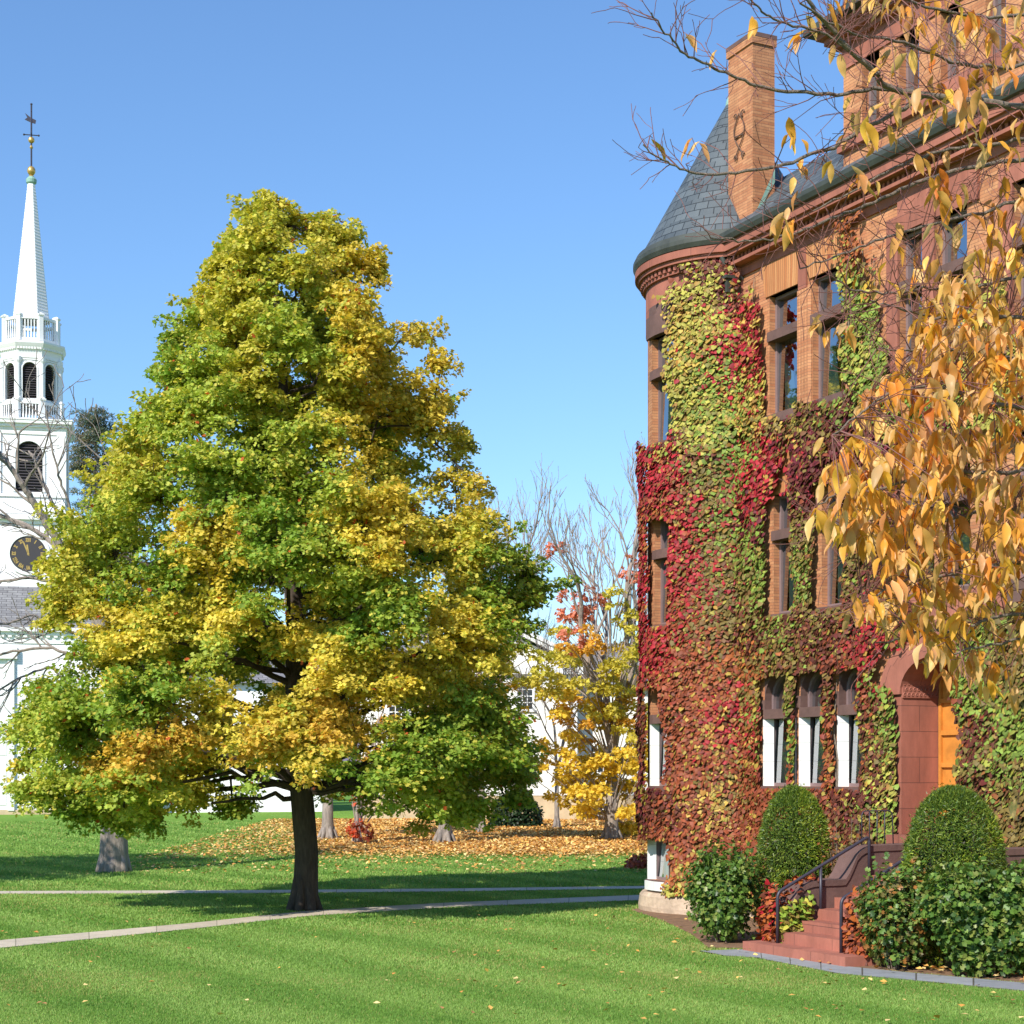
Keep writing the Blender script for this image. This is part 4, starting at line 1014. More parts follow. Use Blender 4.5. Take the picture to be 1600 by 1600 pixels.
mb = MB(); mb.tube([ch_(-.4, h(211), 0), ch_(.4, h(211), .0)], .03, 6); mb.tube([ch_(0, h(211), -.4), ch_(0, h(211), .4)], .03, 6)
mb.ball(ch_(-.4, h(211), 0), .06, 5); mb.ball(ch_(.4, h(211), 0), .06, 5); mb.ball(ch_(0, h(163), 0), .07, 5); mb.obj('compass_arm', M['iron'], wv)
mb = MB(); 
vn = [(-.34, .34), (-.02, .10), (.26, -.02), (.22, -.22), (-.02, -.16), (-.36, -.02), (-.22, .1)]
for d in (.02, -.02): mb.poly([ch_(a, h(187) + b, d) for a, b in (vn if d > 0 else vn[::-1])])
for (a, b), (c, e) in zip(vn, vn[1:] + vn[:1]): mb.quad(ch_(a, h(187) + b, .02), ch_(a, h(187) + b, -.02), ch_(c, h(187) + e, -.02), ch_(c, h(187) + e, .02))
mb.obj('vane', M['iron'], wv)

def balustrade(r, z0, z1, n, name, post):
    """rails, corner posts and turned balusters round an n-gon"""
    mb = MB(); rt = CA + math.pi / n
    for a, b, dr in ((z0, z0 + .16, .06), (z1 - .14, z1, .08)): mb.lathe(CT, [(r - .12, a), (r + dr, a), (r + dr, b), (r - .12, b), (r - .12, a)], n, rot=rt)
    V = [np.array([CT[0] + r * math.sin(rt + 2 * math.pi * k / n), CT[1] - r * math.cos(rt + 2 * math.pi * k / n), 0]) for k in range(n)]
    for k in range(n):
        p, q = V[k], V[(k + 1) % n]; L = np.linalg.norm(q - p); m = max(4, int(L / .16))
        for i in range(1, m):
            c = p + (q - p) * i / m
            if i / m < .14 or i / m > .86: continue
            mb.lathe(c, [(.035, z0 + .15), (.05, z0 + .3), (.028, (z0 + z1) / 2), (.04, z1 - .12)], 6)
        e = (q - p) / L; nn_ = np.array([e[1], -e[0], 0])
        for c, f in ((p, 1), (q, -1)):                 # solid panels beside the posts
            a_, b_ = c, c + e * f * L * .16
            if f < 0: a_, b_ = b_, a_
            mm = lambda s, z, d, a_=a_, e=e, nn_=nn_: a_ + e * s + nn_ * d + np.array([0, 0, z])
            mb.mbox(mm, 0, L * .16, z0 + .1, z1 - .1, -.1, .02, back=True)
        mb.lathe(p, [(post, z0), (post, z1 + .02), (post + .07, z1 + .06), (post + .07, z1 + .14), (.02, z1 + .24)], 4, rot=rt + 2 * math.pi * k / n + math.pi / 4)
    return mb.obj(name, M['white'], church)
balustrade(41 / CS * k8 * .97, h(531), h(504), 8, 'balustrade', .17)
balustrade(47 / CS * k8 * .97, h(655), h(627), 8, 'balustrade', .19)
# octagonal cornice with brackets
mb = MB(); R8 = 44 / CS * k8 * .97
coct(mb, [(R8, h(560)), (R8 + .10, h(559)), (R8 + .10, h(553)), (R8 + .14, h(548)), (R8 + .30, h(541)), (R8 + .38, h(537)), (R8 + .38, h(534)), (R8 - .3, h(532))])
for k in range(8):
    for i in range(9):
        a0 = CA + rad(22.5) + k * math.pi / 4; f = (i + .5) / 9
        p = np.array([math.sin(a0), -math.cos(a0), 0]) * (R8 + .12) * (1 - f) + np.array([math.sin(a0 + math.pi / 4), -math.cos(a0 + math.pi / 4), 0]) * (R8 + .12) * f
        e = np.array([math.sin(a0 + math.pi / 8), -math.cos(a0 + math.pi / 8), 0]); t2 = np.array([-e[1], e[0], 0])
        mm = lambda s, z, d, p=p, e=e, t2=t2: CT + p + t2 * s + e * d + np.array([0, 0, z])
        mb.mbox(mm, -.05, .05, h(546), h(540), -.1, .13)
mb.obj('belfry_cornice', M['white'], church)
# belfry: eight walls with arched louvred openings and corner columns
def arch_wall(mb, m, s0, s1, z0, z1, cx, hw, zb, zsp, n=12, dep=.25):
    """a wall with one round-headed opening"""
    top = zsp + hw
    for a, b, p, q in ((s0, cx - hw, z0, z1), (cx + hw, s1, z0, z1), (cx - hw, cx + hw, z0, zb), (cx - hw, cx + hw, top, z1)):
        if b > a and q > p: mb.quad(m(a, p, 0), m(b, p, 0), m(b, q, 0), m(a, q, 0), [(a, p), (b, p), (b, q), (a, q)])
    A = [math.pi * (1 - k / n) for k in range(n + 1)]
    for p, q in zip(A[:-1], A[1:]):
        f = lambda a, d: m(cx + hw * math.cos(a), zsp + hw * math.sin(a), d); g = lambda a: m(cx + hw * math.cos(a), top, 0)
        mb.quad(f(p, 0), f(q, 0), g(q), g(p)); mb.quad(f(q, 0), f(p, 0), f(p, -dep), f(q, -dep))
    for s, sg in ((cx - hw, 1), (cx + hw, -1)): mb.quad(m(s, zb, 0), m(s, zsp, 0), m(s, zsp, -dep), m(s, zb, -dep))
    mb.quad(m(cx - hw, zb, -dep), m(cx + hw, zb, -dep), m(cx + hw, zb, 0), m(cx - hw, zb, 0))
def arch_trim(mb, m, cx, hw, zb, zsp, w=.12, d=.05, n=14):
    for s0, s1 in ((cx - hw - w, cx - hw), (cx + hw, cx + hw + w)): mb.mbox(m, s0, s1, zb, zsp, 0, d)
    A = [math.pi * (1 - k / n) for k in range(n + 1)]
    for p, q in zip(A[:-1], A[1:]):
        f = lambda a, r, dd: m(cx + r * math.cos(a), zsp + r * math.sin(a), dd)
        mb.quad(f(p, hw, d), f(q, hw, d), f(q, hw + w, d), f(p, hw + w, d)); mb.quad(f(p, hw + w, d), f(q, hw + w, d), f(q, hw + w, 0), f(p, hw + w, 0)); mb.quad(f(q, hw, d), f(p, hw, d), f(p, hw, 0), f(q, hw, 0))
def louvres(m, cx, hw, zb, zsp, name, parent, dep=.25, pitch=.13):
    mb = MB(); z = zb + .02
    while z < zsp + hw - .05:
        w = hw if z < zsp else math.sqrt(max(hw * hw - (z - zsp) ** 2, 0))
        w -= .01
        if w > .05: mb.quad(m(cx - w, z, -.06), m(cx + w, z, -.06), m(cx + w, z + pitch * .85, -.2), m(cx - w, z + pitch * .85, -.2))
        z += pitch
    mb.quad(m(cx - hw, zb, -dep), m(cx + hw, zb, -dep), m(cx + hw, zsp + hw, -dep), m(cx - hw, zsp + hw, -dep))
    return mb.obj(name, M['louver'], parent)
mb = MB(); tr_ = MB(); faces = []
for k in range(8):
    a = CA + k * math.pi / 4; e = np.array([math.sin(a), -math.cos(a), 0]); t2 = np.array([-e[1], e[0], 0]); ap = 44 / CS * .97
    mm = lambda s, z, d, e=e, t2=t2, ap=ap: CT + e * (ap + d) + t2 * s + np.array([0, 0, z]); L = ap * math.tan(rad(22.5))
    hw = 10.7 / CS; arch_wall(mb, mm, -L, L, h(630), h(558), 0, hw, h(622), h(576)); arch_trim(tr_, mm, 0, hw, h(622), h(576), .09, .05); faces.append((mm, hw))
    tr_.mbox(mm, -L + .12, L - .12, h(562), h(560), 0, .06)
    for s in (-L, ):
        c = mm(s, 0, .06); tr_.lathe(c, [(.20, h(626)), (.20, h(622)), (.15, h(620)), (.13, h(568)), (.19, h(564)), (.20, h(558))], 10)
bf = mb.obj('belfry', M['white'], church); tr_.obj('belfry_trim', M['white'], bf)
for mm, hw in faces: louvres(mm, 0, hw, h(622), h(576), 'louvre', bf)
# square stage with big arched louvre
HWt = 54 / CS
def sq(mb, hw, z0, z1, dh=0): 
    for k in range(4):
        a = CA + k * math.pi / 2; e = np.array([math.sin(a), -math.cos(a), 0]); t2 = np.array([-e[1], e[0], 0])
        mm = lambda s, z, d, e=e, t2=t2: CT + e * d + t2 * s + np.array([0, 0, z])
        mb.quad(mm(-hw, z0, hw), mm(hw, z0, hw), mm(hw, z1, hw), mm(-hw, z1, hw))
    for z, s in ((z0, -1), (z1, 1)): mb.quad(*[CT + cux * a + cnn * b + np.array([0, 0, z]) for a, b in ((-hw, -hw), (hw, -hw), (hw, hw), (-hw, hw))])
mb = MB(); sq(mb, HWt + .10, h(671), h(667)); sq(mb, HWt + .24, h(667), h(662)); sq(mb, HWt + .40, h(662), h(657)); sq(mb, HWt + .44, h(657), h(655)); mb.obj('tower_moulding', M['white'], church); mb = MB()
sq(mb, HWt + .12, h(776), h(772)); sq(mb, HWt + .14, h(808), h(803)); sq(mb, HWt + .34, h(803), h(799)); mb.obj('tower_moulding', M['white'], church)
mb = MB(); tr_ = MB(); F4 = []
for k in range(4):
    a = CA + k * math.pi / 2; e = np.array([math.sin(a), -math.cos(a), 0]); t2 = np.array([-e[1], e[0], 0])
    mm = lambda s, z, d, e=e, t2=t2: CT + e * (HWt + d) + t2 * s + np.array([0, 0, z])
    hw = 20.5 / CS; arch_wall(mb, mm, -HWt, HWt, h(806), h(668), 0, hw, h(768), h(709)); arch_trim(tr_, mm, 0, hw, h(768), h(709), .14, .06); F4.append((mm, hw))
    for s0, s1 in ((-HWt - .07, -HWt + .42), (HWt - .42, HWt + .07)): tr_.mbox(mm, s0, s1, h(772), h(671), 0, .075)
    tr_.mbox(mm, -HWt + .42, HWt - .42, h(678), h(671), 0, .06); tr_.mbox(mm, -HWt + .1, HWt - .1, h(799), h(779), 0, .03)
tw = mb.obj('tower', M['clap'], church); tr_.obj('tower_trim', M['white'], tw)
for mm, hw in F4: louvres(mm, 0, hw, h(768), h(709), 'louvre', tw, pitch=.16)
# clock stage
HWc = 74 / CS
mb = MB(); sq(mb, HWc, h(935), h(812)); mb.obj('clock_stage', M['clap'], church)
mb = MB(); sq(mb, HWc + .10, h(818), h(812)); sq(mb, HWc + .3, h(812), h(807)); mb.obj('clock_cornice', M['white'], church)
mc = lambda s, z, d: ch_(s, h(865) + z, HWc + d)
def disc(mb, r0, r1, d0, d1, n=48):
    for k in range(n):
        p, q = 2 * math.pi * k / n, 2 * math.pi * (k + 1) / n; f = lambda a, r, d: mc(r * math.cos(a), r * math.sin(a), d)
        if r0 > 0: mb.quad(f(p, r0, d1), f(p, r1, d1), f(q, r1, d1), f(q, r0, d1)); mb.quad(f(q, r0, d0), f(p, r0, d0), f(p, r0, d1), f(q, r0, d1))
        else: mb.poly([f(p, r1, d1), f(q, r1, d1), mc(0, 0, d1)])
        mb.quad(f(p, r1, d0), f(q, r1, d0), f(q, r1, d1), f(p, r1, d1))
mb = MB(); disc(mb, 0, 27.5 / CS, 0, .05); ck = mb.obj('clock', M['louver'], church)
mb = MB(); disc(mb, 27.5 / CS, 33 / CS, 0, .10); mb.obj('clock_rim', M['white'], ck)
mb = MB(); NUM = ['XII', 'I', 'II', 'III', 'IIII', 'V', 'VI', 'VII', 'VIII', 'IX', 'X', 'XI']
Hn, rc = .21, 21.5 / CS
def stroke(a, b, ang, w=.026):
    ca, sa = math.cos(ang), math.sin(ang)
    def T(p): x, y = p; y += rc; return (x * ca + y * sa, -x * sa + y * ca)
    a, b = T(a), T(b); dx, dy = b[0] - a[0], b[1] - a[1]; L = math.hypot(dx, dy); nx, ny = -dy / L * w, dx / L * w
    mb.quad(mc(a[0] - nx, a[1] - ny, .058), mc(b[0] - nx, b[1] - ny, .058), mc(b[0] + nx, b[1] + ny, .058), mc(a[0] + nx, a[1] + ny, .058))
for i, s in enumerate(NUM):
    wd = {'I': .075, 'V': .13, 'X': .13}; tot = sum(wd[c] for c in s); x = -tot / 2
    for c in s:
        w = wd[c]; m_ = x + w / 2; o_ = w * .36
        if c == 'I': stroke((m_, -Hn / 2), (m_, Hn / 2), i * math.pi / 6)
        elif c == 'V': stroke((m_ - o_, Hn / 2), (m_, -Hn / 2), i * math.pi / 6); stroke((m_ + o_, Hn / 2), (m_, -Hn / 2), i * math.pi / 6)
        else: stroke((m_ - o_, Hn / 2), (m_ + o_, -Hn / 2), i * math.pi / 6); stroke((m_ + o_, Hn / 2), (m_ - o_, -Hn / 2), i * math.pi / 6)
        x += w
mb.obj('numeral', M['gold'], ck)
mb = MB(); rc = 0
stroke((0, -.1), (0, .72), rad(-22), .035); stroke((0, -.08), (0, .50), rad(-7), .045); disc(mb, 0, .06, .05, .075, 12); mb.obj('clock_hand', M['gold'], ck)
# grey skirt roof and the body
HB = 6.6; zE = h(984); zT = h(915)
mb = MB()
c4 = lambda hw, z: [CT + cux * a + cnn * b + np.array([0, 0, z]) for a, b in ((-hw, hw), (hw, hw), (hw, -hw), (-hw, -hw))]
A, B = c4(HB + .35, zE + .1), c4(HWc - .02, zT)
A = [p + (cnn * -3.2) for p in A]
for k in range(4): mb.quad(A[k], A[(k + 1) % 4], B[(k + 1) % 4], B[k], [(0, 0), (13, 0), (9, 4), (4, 4)])
mb.obj('roof', M['roof'], church)
fr_ = HB - 3.2
mfront = lambda s, z, d: ch_(s, z, fr_ + d)
def paned(m, cx, w, z0, z1, nx, nz, parent, gm=None, trim=.11):
    f = MB()
    for a, b in ((cx - w / 2 - trim, cx - w / 2), (cx + w / 2, cx + w / 2 + trim)): f.mbox(m, a, b, z0 - trim, z1 + trim, 0, .07)
    f.mbox(m, cx - w / 2, cx + w / 2, z1, z1 + trim, 0, .07); f.mbox(m, cx - w / 2 - trim - .05, cx + w / 2 + trim + .05, z0 - trim * 1.2, z0, 0, .11)
    for k in range(1, nx): x = cx - w / 2 + w * k / nx; f.mbox(m, x - .02, x + .02, z0, z1, 0, .04)
    for k in range(1, nz): z = z0 + (z1 - z0) * k / nz; f.mbox(m, cx - w / 2, cx + w / 2, z - .02 - (.02 if k == nz // 2 else 0), z + .02, 0, .043)
    o = f.obj('window', M['white'], parent)
    g = MB(); g.quad(m(cx - w / 2, z0, .012), m(cx + w / 2, z0, .012), m(cx + w / 2, z1, .012), m(cx - w / 2, z1, .012)); g.obj('pane', M['glassfar'], o)
    return o
mb = MB()
mb.mbox(mfront, -HB, HB, .0, zE - .75, -2 * HB, 0, back=True); nv = mb.obj('nave', M['clap'], church)
mb = MB(); mb.mbox(mfront, -HB - .05, HB + .05, zE - .75, zE - .3, -2 * HB, .06, back=True); mb.mbox(mfront, -HB - .2, HB + .2, zE - .3, zE - .12, -2 * HB, .2, back=True); mb.mbox(mfront, -HB - .36, HB + .36, zE - .12, zE + .1, -2 * HB, .36, back=True)
for i in range(34): s = -HB + i * .4; mb.mbox(mfront, s, s + .2, zE - .42, zE - .3, 0, .18)
for s in (-HB + .02, HB - .42): mb.mbox(mfront, s, s + .4, .3, zE - .75, 0, .07)
mb.obj('entablature', M['white'], church)
mb = MB(); mb.mbox(mfront, -HB - .1, HB + .1, -.2, .85, -2 * HB, .1); mb.obj('plinth', M['tan'], church)
# doorway with pilasters at the left edge of the picture
mb = MB(); sd = (2 - 52) / CS
mb.mbox(mfront, sd - .9, sd + .9, .8, h(1030), 0, .03); dw = mb.obj('doorway', M['white'], church)
mb = MB()
for a in (sd - 1.15, sd + .75): mb.mbox(mfront, a, a + .34, .8, h(1030), 0, .16)
mb.mbox(mfront, sd - 1.3, sd + 1.25, h(1030), h(1012), 0, .28); mb.obj('pilaster', M['white'], dw)
mb = MB()
for a in (-.7, .05):
    for z0, z1 in ((1.1, 2.1), (2.3, 3.6), (3.8, 5.6)): mb.mbox(mfront, sd + a, sd + a + .62, z0, z1, .03, .06)
mb.obj('door_panel', M['white'], dw)
for px, w in ((217, 45),): paned(mfront, (px - 52) / CS, 1.5, h(1146), h(1095), 5, 4, church)
# low wing to the right, behind the big tree
mwing = lambda s, z, d: ch_(s, z, fr_ - 1.2 + d)
mb = MB(); mb.mbox(mwing, HB, 16.5, .0, h(1062), -8, 0, back=True); mb.obj('wing', M['clap'], church)
mb = MB(); e0, e1, zr = HB, 16.9, h(1062)
mb.quad(mwing(e0, zr, .4), mwing(e1, zr, .4), mwing(e1, zr + 2.6, -4), mwing(e0, zr + 2.6, -4), [(0, 0), (10, 0), (10, 5), (0, 5)]); mb.quad(mwing(e1, zr, -8.4), mwing(e0, zr, -8.4), mwing(e0, zr + 2.6, -4), mwing(e1, zr + 2.6, -4)); mb.poly([mwing(e1 - .3, zr, .1), mwing(e1 - .3, zr, -8), mwing(e1 - .3, zr + 2.5, -4)]); mb.obj('wing_roof', M['roof'], church)
for px in (335, 430): paned(mwing, (px - 49) / CS * 1.01, 1.25, h(1146), h(1104), 4, 4, church)

# ------------------------------------------------------------------ white house on the right
HYD = 85.0; HS = F / HYD
def hz(py): return EYE + (HY - py) / HS
def hx(px): return (px - 800) / HS
hm = lambda s, z, d: np.array([s, HYD - d, z])
house = thing('clapboard_house', (hx(800), HYD, .45), 'cream clapboard house with a pedimented gable, half hidden by yellow maples', 'house')
mb = MB(); gx0, gx1 = hx(700), hx(902); zb, ze = hz(1243), hz(1050)
mb.mbox(hm, gx0, gx1, zb, ze, -9, 0, back=True); mb.obj('wall', M['clapcream'], house)
hm2 = lambda s, z, d: np.array([s, HYD + 1.2 - d, z])
mb = MB(); mb.mbox(hm2, gx1, hx(1100), zb, hz(1075), -8, 0, back=True); mb.obj('wing_wall', M['clapcream'], house); mb = MB(); mb.mbox(hm2, hx(560), gx0, zb, hz(1075), -8, 0, back=True); mb.obj('wing_wall', M['clapcream'], house)
mb = MB(); mb.mbox(hm, gx0 + .03, gx1 - .03, -.5, zb, -8.5, -.04); mb.mbox(hm2, gx1, hx(1100), -.5, zb, -7.5, -.04); mb.mbox(hm2, hx(560), gx0, -.5, zb, -7.5, -.04); mb.obj('foundation', M['tan'], house)
mb = MB(); pk = hz(992); cxg = (gx0 + gx1) / 2
mb.poly([hm(gx0, ze + .25, -.1), hm(gx1, ze + .25, -.1), hm(cxg, pk, -.1)]); mb.obj('pediment', M['clapcream'], house)
mb = MB(); mb.mbox(hm, gx0 - .3, gx1 + .3, ze - .12, ze + .25, -.5, .35); mb.mbox(hm, gx0 - .02, gx1 + .02, ze - .55, ze - .12, -.3, .06)
for sx in (-1, 1):
    p0 = (gx0 - .4, ze + .2) if sx < 0 else (gx1 + .4, ze + .2); p1 = (cxg, pk + .15)
    for dz, dd in ((0, .35), (.22, .45)):
        a, b = hm(p0[0], p0[1] + dz, dd), hm(p1[0], p1[1] + dz, dd); up = np.array([0, 0, .2]); bk = np.array([0, .9, 0])
        mb.quad(a, b, b + up, a + up); mb.quad(a + bk, b + bk, b, a); mb.quad(a + up, b + up, b + up + bk, a + up + bk)
for a in (gx0, gx1 - .35): mb.mbox(hm, a, a + .35, zb, ze - .55, 0, .06)
mb.obj('cornice', M['white'], house)
mb = MB(); rz = pk + .42
for sx in (-1, 1):
    e = gx0 - .45 if sx < 0 else gx1 + .45
    mb.quad(hm(e, ze + .42, .45), hm(cxg, rz, .45), hm(cxg, rz, -9.5), hm(e, ze + .42, -9.5), [(0, 0), (4, 0), (4, 9), (0, 9)])
z2 = hz(1075)
for a, b in ((gx1, hx(1100)), (hx(560), gx0)):
    mb.quad(hm2(a, z2, .4), hm2(b, z2, .4), hm2(b, z2 + 2.6, -4), hm2(a, z2 + 2.6, -4), [(0, 0), (7, 0), (7, 5), (0, 5)]); mb.quad(hm2(b, z2, -8.4), hm2(a, z2, -8.4), hm2(a, z2 + 2.6, -4), hm2(b, z2 + 2.6, -4))
    for e in (a, b): mb.poly([hm2(e, z2, .2), hm2(e, z2, -8.2), hm2(e, z2 + 2.55, -4)])
mb.obj('roof', M['roof'], house)
for px in (738, 820): paned(hm, hx(px), .74, hz(1108), hz(1067), 3, 4, house); paned(hm, hx(px), .74, hz(1205), hz(1160), 3, 4, house)
for px in (940, 620): paned(hm2, hx(px), .9, hz(1130), hz(1092), 3, 4, house); paned(hm2, hx(px), .9, hz(1206), hz(1165), 3, 4, house)
hm3 = lambda s, z, d: np.array([s, HYD + 1.24 - d, z])
paned(hm3, hx(941), .48, hz(1284), hz(1256), 2, 3, house, trim=.06)
# ------------------------------------------------------------------ trees
def grow(mb, p, d, L, r, lev, rg, tips, spread=.55, rmin=.008, up=.15, kids=(3, 4), n=5, ratio=.68, seglog=None):
    """a limb and its branches; collects the twig ends"""
    pts = [p]; q = p.copy(); dd = d.copy(); k = 5
    for i in range(k):
        dd = dd + rg.normal(size=3) * .10 + np.array([0, 0, up * .25]); dd /= np.linalg.norm(dd)
        q = q + dd * L / k; pts.append(q)
    rs = np.linspace(r, max(r * .5, rmin), k + 1)
    mb.tube(pts, rs, n if r > .02 else 4, cap=False)
    if seglog is not None: seglog.append((np.array(pts), r))
    if lev == 0: tips.append((pts[-1], dd)); return
    m = rg.integers(kids[0], kids[1] + 1)
    for j in range(m):
        f = rg.uniform(.35, 1.0) if j else 1.0
        i = min(int(f * k), k - 1); o = pts[i] * (1 - (f * k - i)) + pts[i + 1] * (f * k - i)
        v = rg.normal(size=3); v -= dd * v.dot(dd); v /= np.linalg.norm(v)
        nd = dd + v * spread * rg.uniform(.6, 1.3) + np.array([0, 0, up * .3]); nd /= np.linalg.norm(nd)
        grow(mb, o, nd, L * ratio * rg.uniform(.75, 1.15), max(r * (.62 if j == 0 else .48), rmin), lev - 1, rg, tips, spread, rmin, up, kids, n, ratio, seglog)

def clump_leaves(cent, rad3, cnt, cols, outw, size, seed=0, flat=1.0):
    """leaf positions for many flattened sprays"""
    rep = np.repeat(np.arange(len(cent)), cnt); n = len(rep)
    v = rvec(n); rr = RNG.uniform(.25, 1, n) ** .45
    v[:, 2] = np.where(v[:, 2] < -.35, -v[:, 2], v[:, 2])
    p = cent[rep] + v * rr[:, None] * rad3[rep]
    ow = outw[rep]
    ax = rvec(n) * .9 + ow * .5 + v * .4 - np.array([0, 0, .45])
    Nn = ow * .4 + np.array([0, 0, .75]) + v * .45 + rvec(n) * .5
    c = cols[rep] * RNG.uniform(.70, 1.2, (n, 1))
    return p, ax, Nn, RNG.uniform(*size, n), c, rep

# ---- the big oak-like tree in the middle
GRN, LGR, OLV, GLD, YLW, ORG = [srgb(c) for c in ((142, 172, 66), (182, 196, 82), (212, 202, 84), (236, 208, 88), (250, 226, 98), (242, 194, 84))]
YM = 34.7; SM = F / YM
base = np.array([(475 - 800) / SM, YM, 0.0])
oy = np.array([308,345,400,450,500,560,620,680,740,800,860,920,980,1040,1100,1160,1220,1275.])
oL = np.array([408,366,332,316,256,240,222,176,162,140,86,62,66,62,36,8,4,60.])
oR = np.array([436,500,594,606,640,702,705,728,745,772,802,868,846,798,816,838,850,790.])
def axis_px(y): return 475 + (425 - 475) * np.clip((1300 - y) / 990, 0, 1)
MC = [(420,340,OLV),(480,400,OLV),(560,420,GLD),(540,370,OLV),(600,470,GLD),(650,540,GLD),(690,560,GLD),(600,640,GLD),(560,730,GLD),(480,620,OLV),(450,500,LGR),(350,430,OLV),(380,520,OLV),(300,560,LGR),(250,560,GRN),(250,650,LGR),(200,720,OLV),(330,680,LGR),(300,780,GRN),(220,800,LGR),(420,780,GRN),(440,700,LGR),(620,820,GLD),(580,860,YLW),(700,640,GLD),(300,830,GLD),(340,870,GLD),(680,900,YLW),(720,870,OLV),(440,850,GRN),(400,900,GRN),(250,900,GRN),(160,860,LGR),(100,890,OLV),(130,960,GLD),(200,1010,YLW),(340,965,YLW),(300,950,OLV),(90,980,OLV),(490,1010,YLW),(560,960,GRN),(630,950,GRN),(540,900,LGR),(700,960,YLW),(740,780,GLD),(640,1060,YLW),(600,1070,YLW),(820,920,GRN),(780,890,GRN),(860,910,GRN),(100,1050,GRN),(60,1150,LGR),(150,1130,GRN),(180,1195,ORG),(280,1170,ORG),(230,1185,ORG),(340,1115,YLW),(450,1130,GLD),(520,1150,ORG),(480,1180,GLD),(420,1180,ORG),(80,1230,LGR),(120,1270,GRN),(230,1240,LGR),(180,1250,LGR),(380,1260,GRN),(320,1230,OLV),(560,1240,GRN),(680,1170,GRN),(740,1180,GRN),(700,1235,LGR),(640,1200,GRN),(660,1225,LGR),(800,1270,GRN),(400,1040,GRN),(330,1040,LGR),(240,1080,GRN),(520,740,LGR),(650,740,OLV),(700,700,OLV)]
MCp = np.array([[a, b] for a, b, c in MC], float); MCc = np.array([c for a, b, c in MC])
rg = np.random.default_rng(11)
cent, rads, outs = [], [], []
def add_clump(px, py, dY, s, inset=0.0, free=False):
    ap = s * (.42 + .34 * np.clip((py - 300) / 900, 0, 1)) * SM * .62
    if not free and (py - ap * .7 < 306 or px < np.interp(py, oy, oL) + ap or px > np.interp(py, oy, oR) - ap) and rg.uniform() < .93: return
    Y = YM + dY; c = P(px, py, Y)
    ax_ = np.array([(axis_px(py) - 800) / SM, YM, c[2] - .3]); o = c - ax_; o[2] *= .3; o /= np.linalg.norm(o) + 1e-6
    cent.append(c); outs.append(o); f = np.clip((py - 300) / 900, 0, 1)
    a = s * (.42 + .34 * f); rads.append([a * 1.0, a * 1.0, a * (.98 - .34 * f)])
# boughs first, then sprays only around the boughs, so that deep gaps stay between them
boughs = []
for _ in range(6000):
    py = 315 + 950 * rg.uniform() ** .68
    L_, R_ = np.interp(py, oy, oL), np.interp(py, oy, oR); ax0 = axis_px(py)
    th = rg.uniform(0, 2 * math.pi); cs, sn = math.cos(th), math.sin(th); dm = ((R_ - L_) / 2) * .86; rx = (R_ - ax0) if cs > 0 else (ax0 - L_)
    fr = rg.uniform(.62, .98) if rg.uniform() < .78 else rg.uniform(.2, .6)
    if py > 1200 and 425 < ax0 + cs * rx * fr < 560: continue
    if py > 1225 and 250 < ax0 + cs * rx * fr < 640: continue
    if 560 < ax0 + cs * rx * fr < 860 and py > 700 and rg.uniform() < .28: continue
    if 560 < ax0 + cs * rx * fr < 860 and 1050 < py < 1145 and rg.uniform() < .88: continue
    if 1065 < py < 1155 and 100 < ax0 + cs * rx * fr < 430 and rg.uniform() < .9: continue
    if 960 < py < 1240 and ax0 + cs * rx * fr < 175 and rg.uniform() < .72: continue
    if 980 < py < 1190 and 400 < ax0 + cs * rx * fr < 540 and sn < 0 and rg.uniform() < .6: continue
    if 1180 < py < 1290 and 500 < ax0 + cs * rx * fr < 560 and sn < 0: continue
    if py < 820 and float(vnoise(np.array([th * 2.1 + 30]), np.array([py / 70.0]), 1, 12)[0]) < .30 and fr > .5: continue
    c = P(ax0 + cs * rx * fr - (38 if cs > 0 else -38) * abs(cs), py, YM + sn * dm * fr / SM)
    s = .62 + .62 * np.clip((py - 300) / 700, 0, 1)
    if boughs and min(np.sum(((c - q) / (np.array([1.0, 1.0, .60]) * (s + t_) * .79)) ** 2) for q, t_ in boughs) < 1: continue
    boughs.append((c, s))
twg = []                                              # (bough, tip) pairs for the thin branchlets
def branchlets(c, s, m, low):
    e = c - np.array([base[0] + (axis_px(proj(c)[0][1]) - 475) / SM, YM, c[2] - .7 * s]); e /= np.linalg.norm(e) + 1e-6
    for _ in range(m):
        v = rg.normal(size=3); v /= np.linalg.norm(v)
        d = v + e * .55 + np.array([0, 0, .10 if low else .35]); d /= np.linalg.norm(d)
        L = s * rg.uniform(.55, 1.22); d = d * np.array([1.0, 1.0, .66 if low else .95])
        tip = c + d * L; q = proj(tip)[0]
        if (q[0] < np.interp(q[1], oy, oL) + 6 or q[0] > np.interp(q[1], oy, oR) - 6 or q[1] < 312) and rg.uniform() < .92: continue
        twg.append((c, tip))
        for f in (.35, .58, .8, 1.0):
            if f < .5 and rg.uniform() < .35: continue
            p_ = c + d * L * f + rg.normal(size=3) * .07; cent.append(p_); outs.append(d * .6 + e * .4)
            a_ = rg.uniform(.14, .27) * (.85 + .35 * np.clip(s - .6, 0, 1)); rads.append([a_ * 1.1, a_ * 1.1, a_ * .8])
for c, s in boughs: branchlets(c, s, int(9 + 15 * s), c[2] < 4.2)
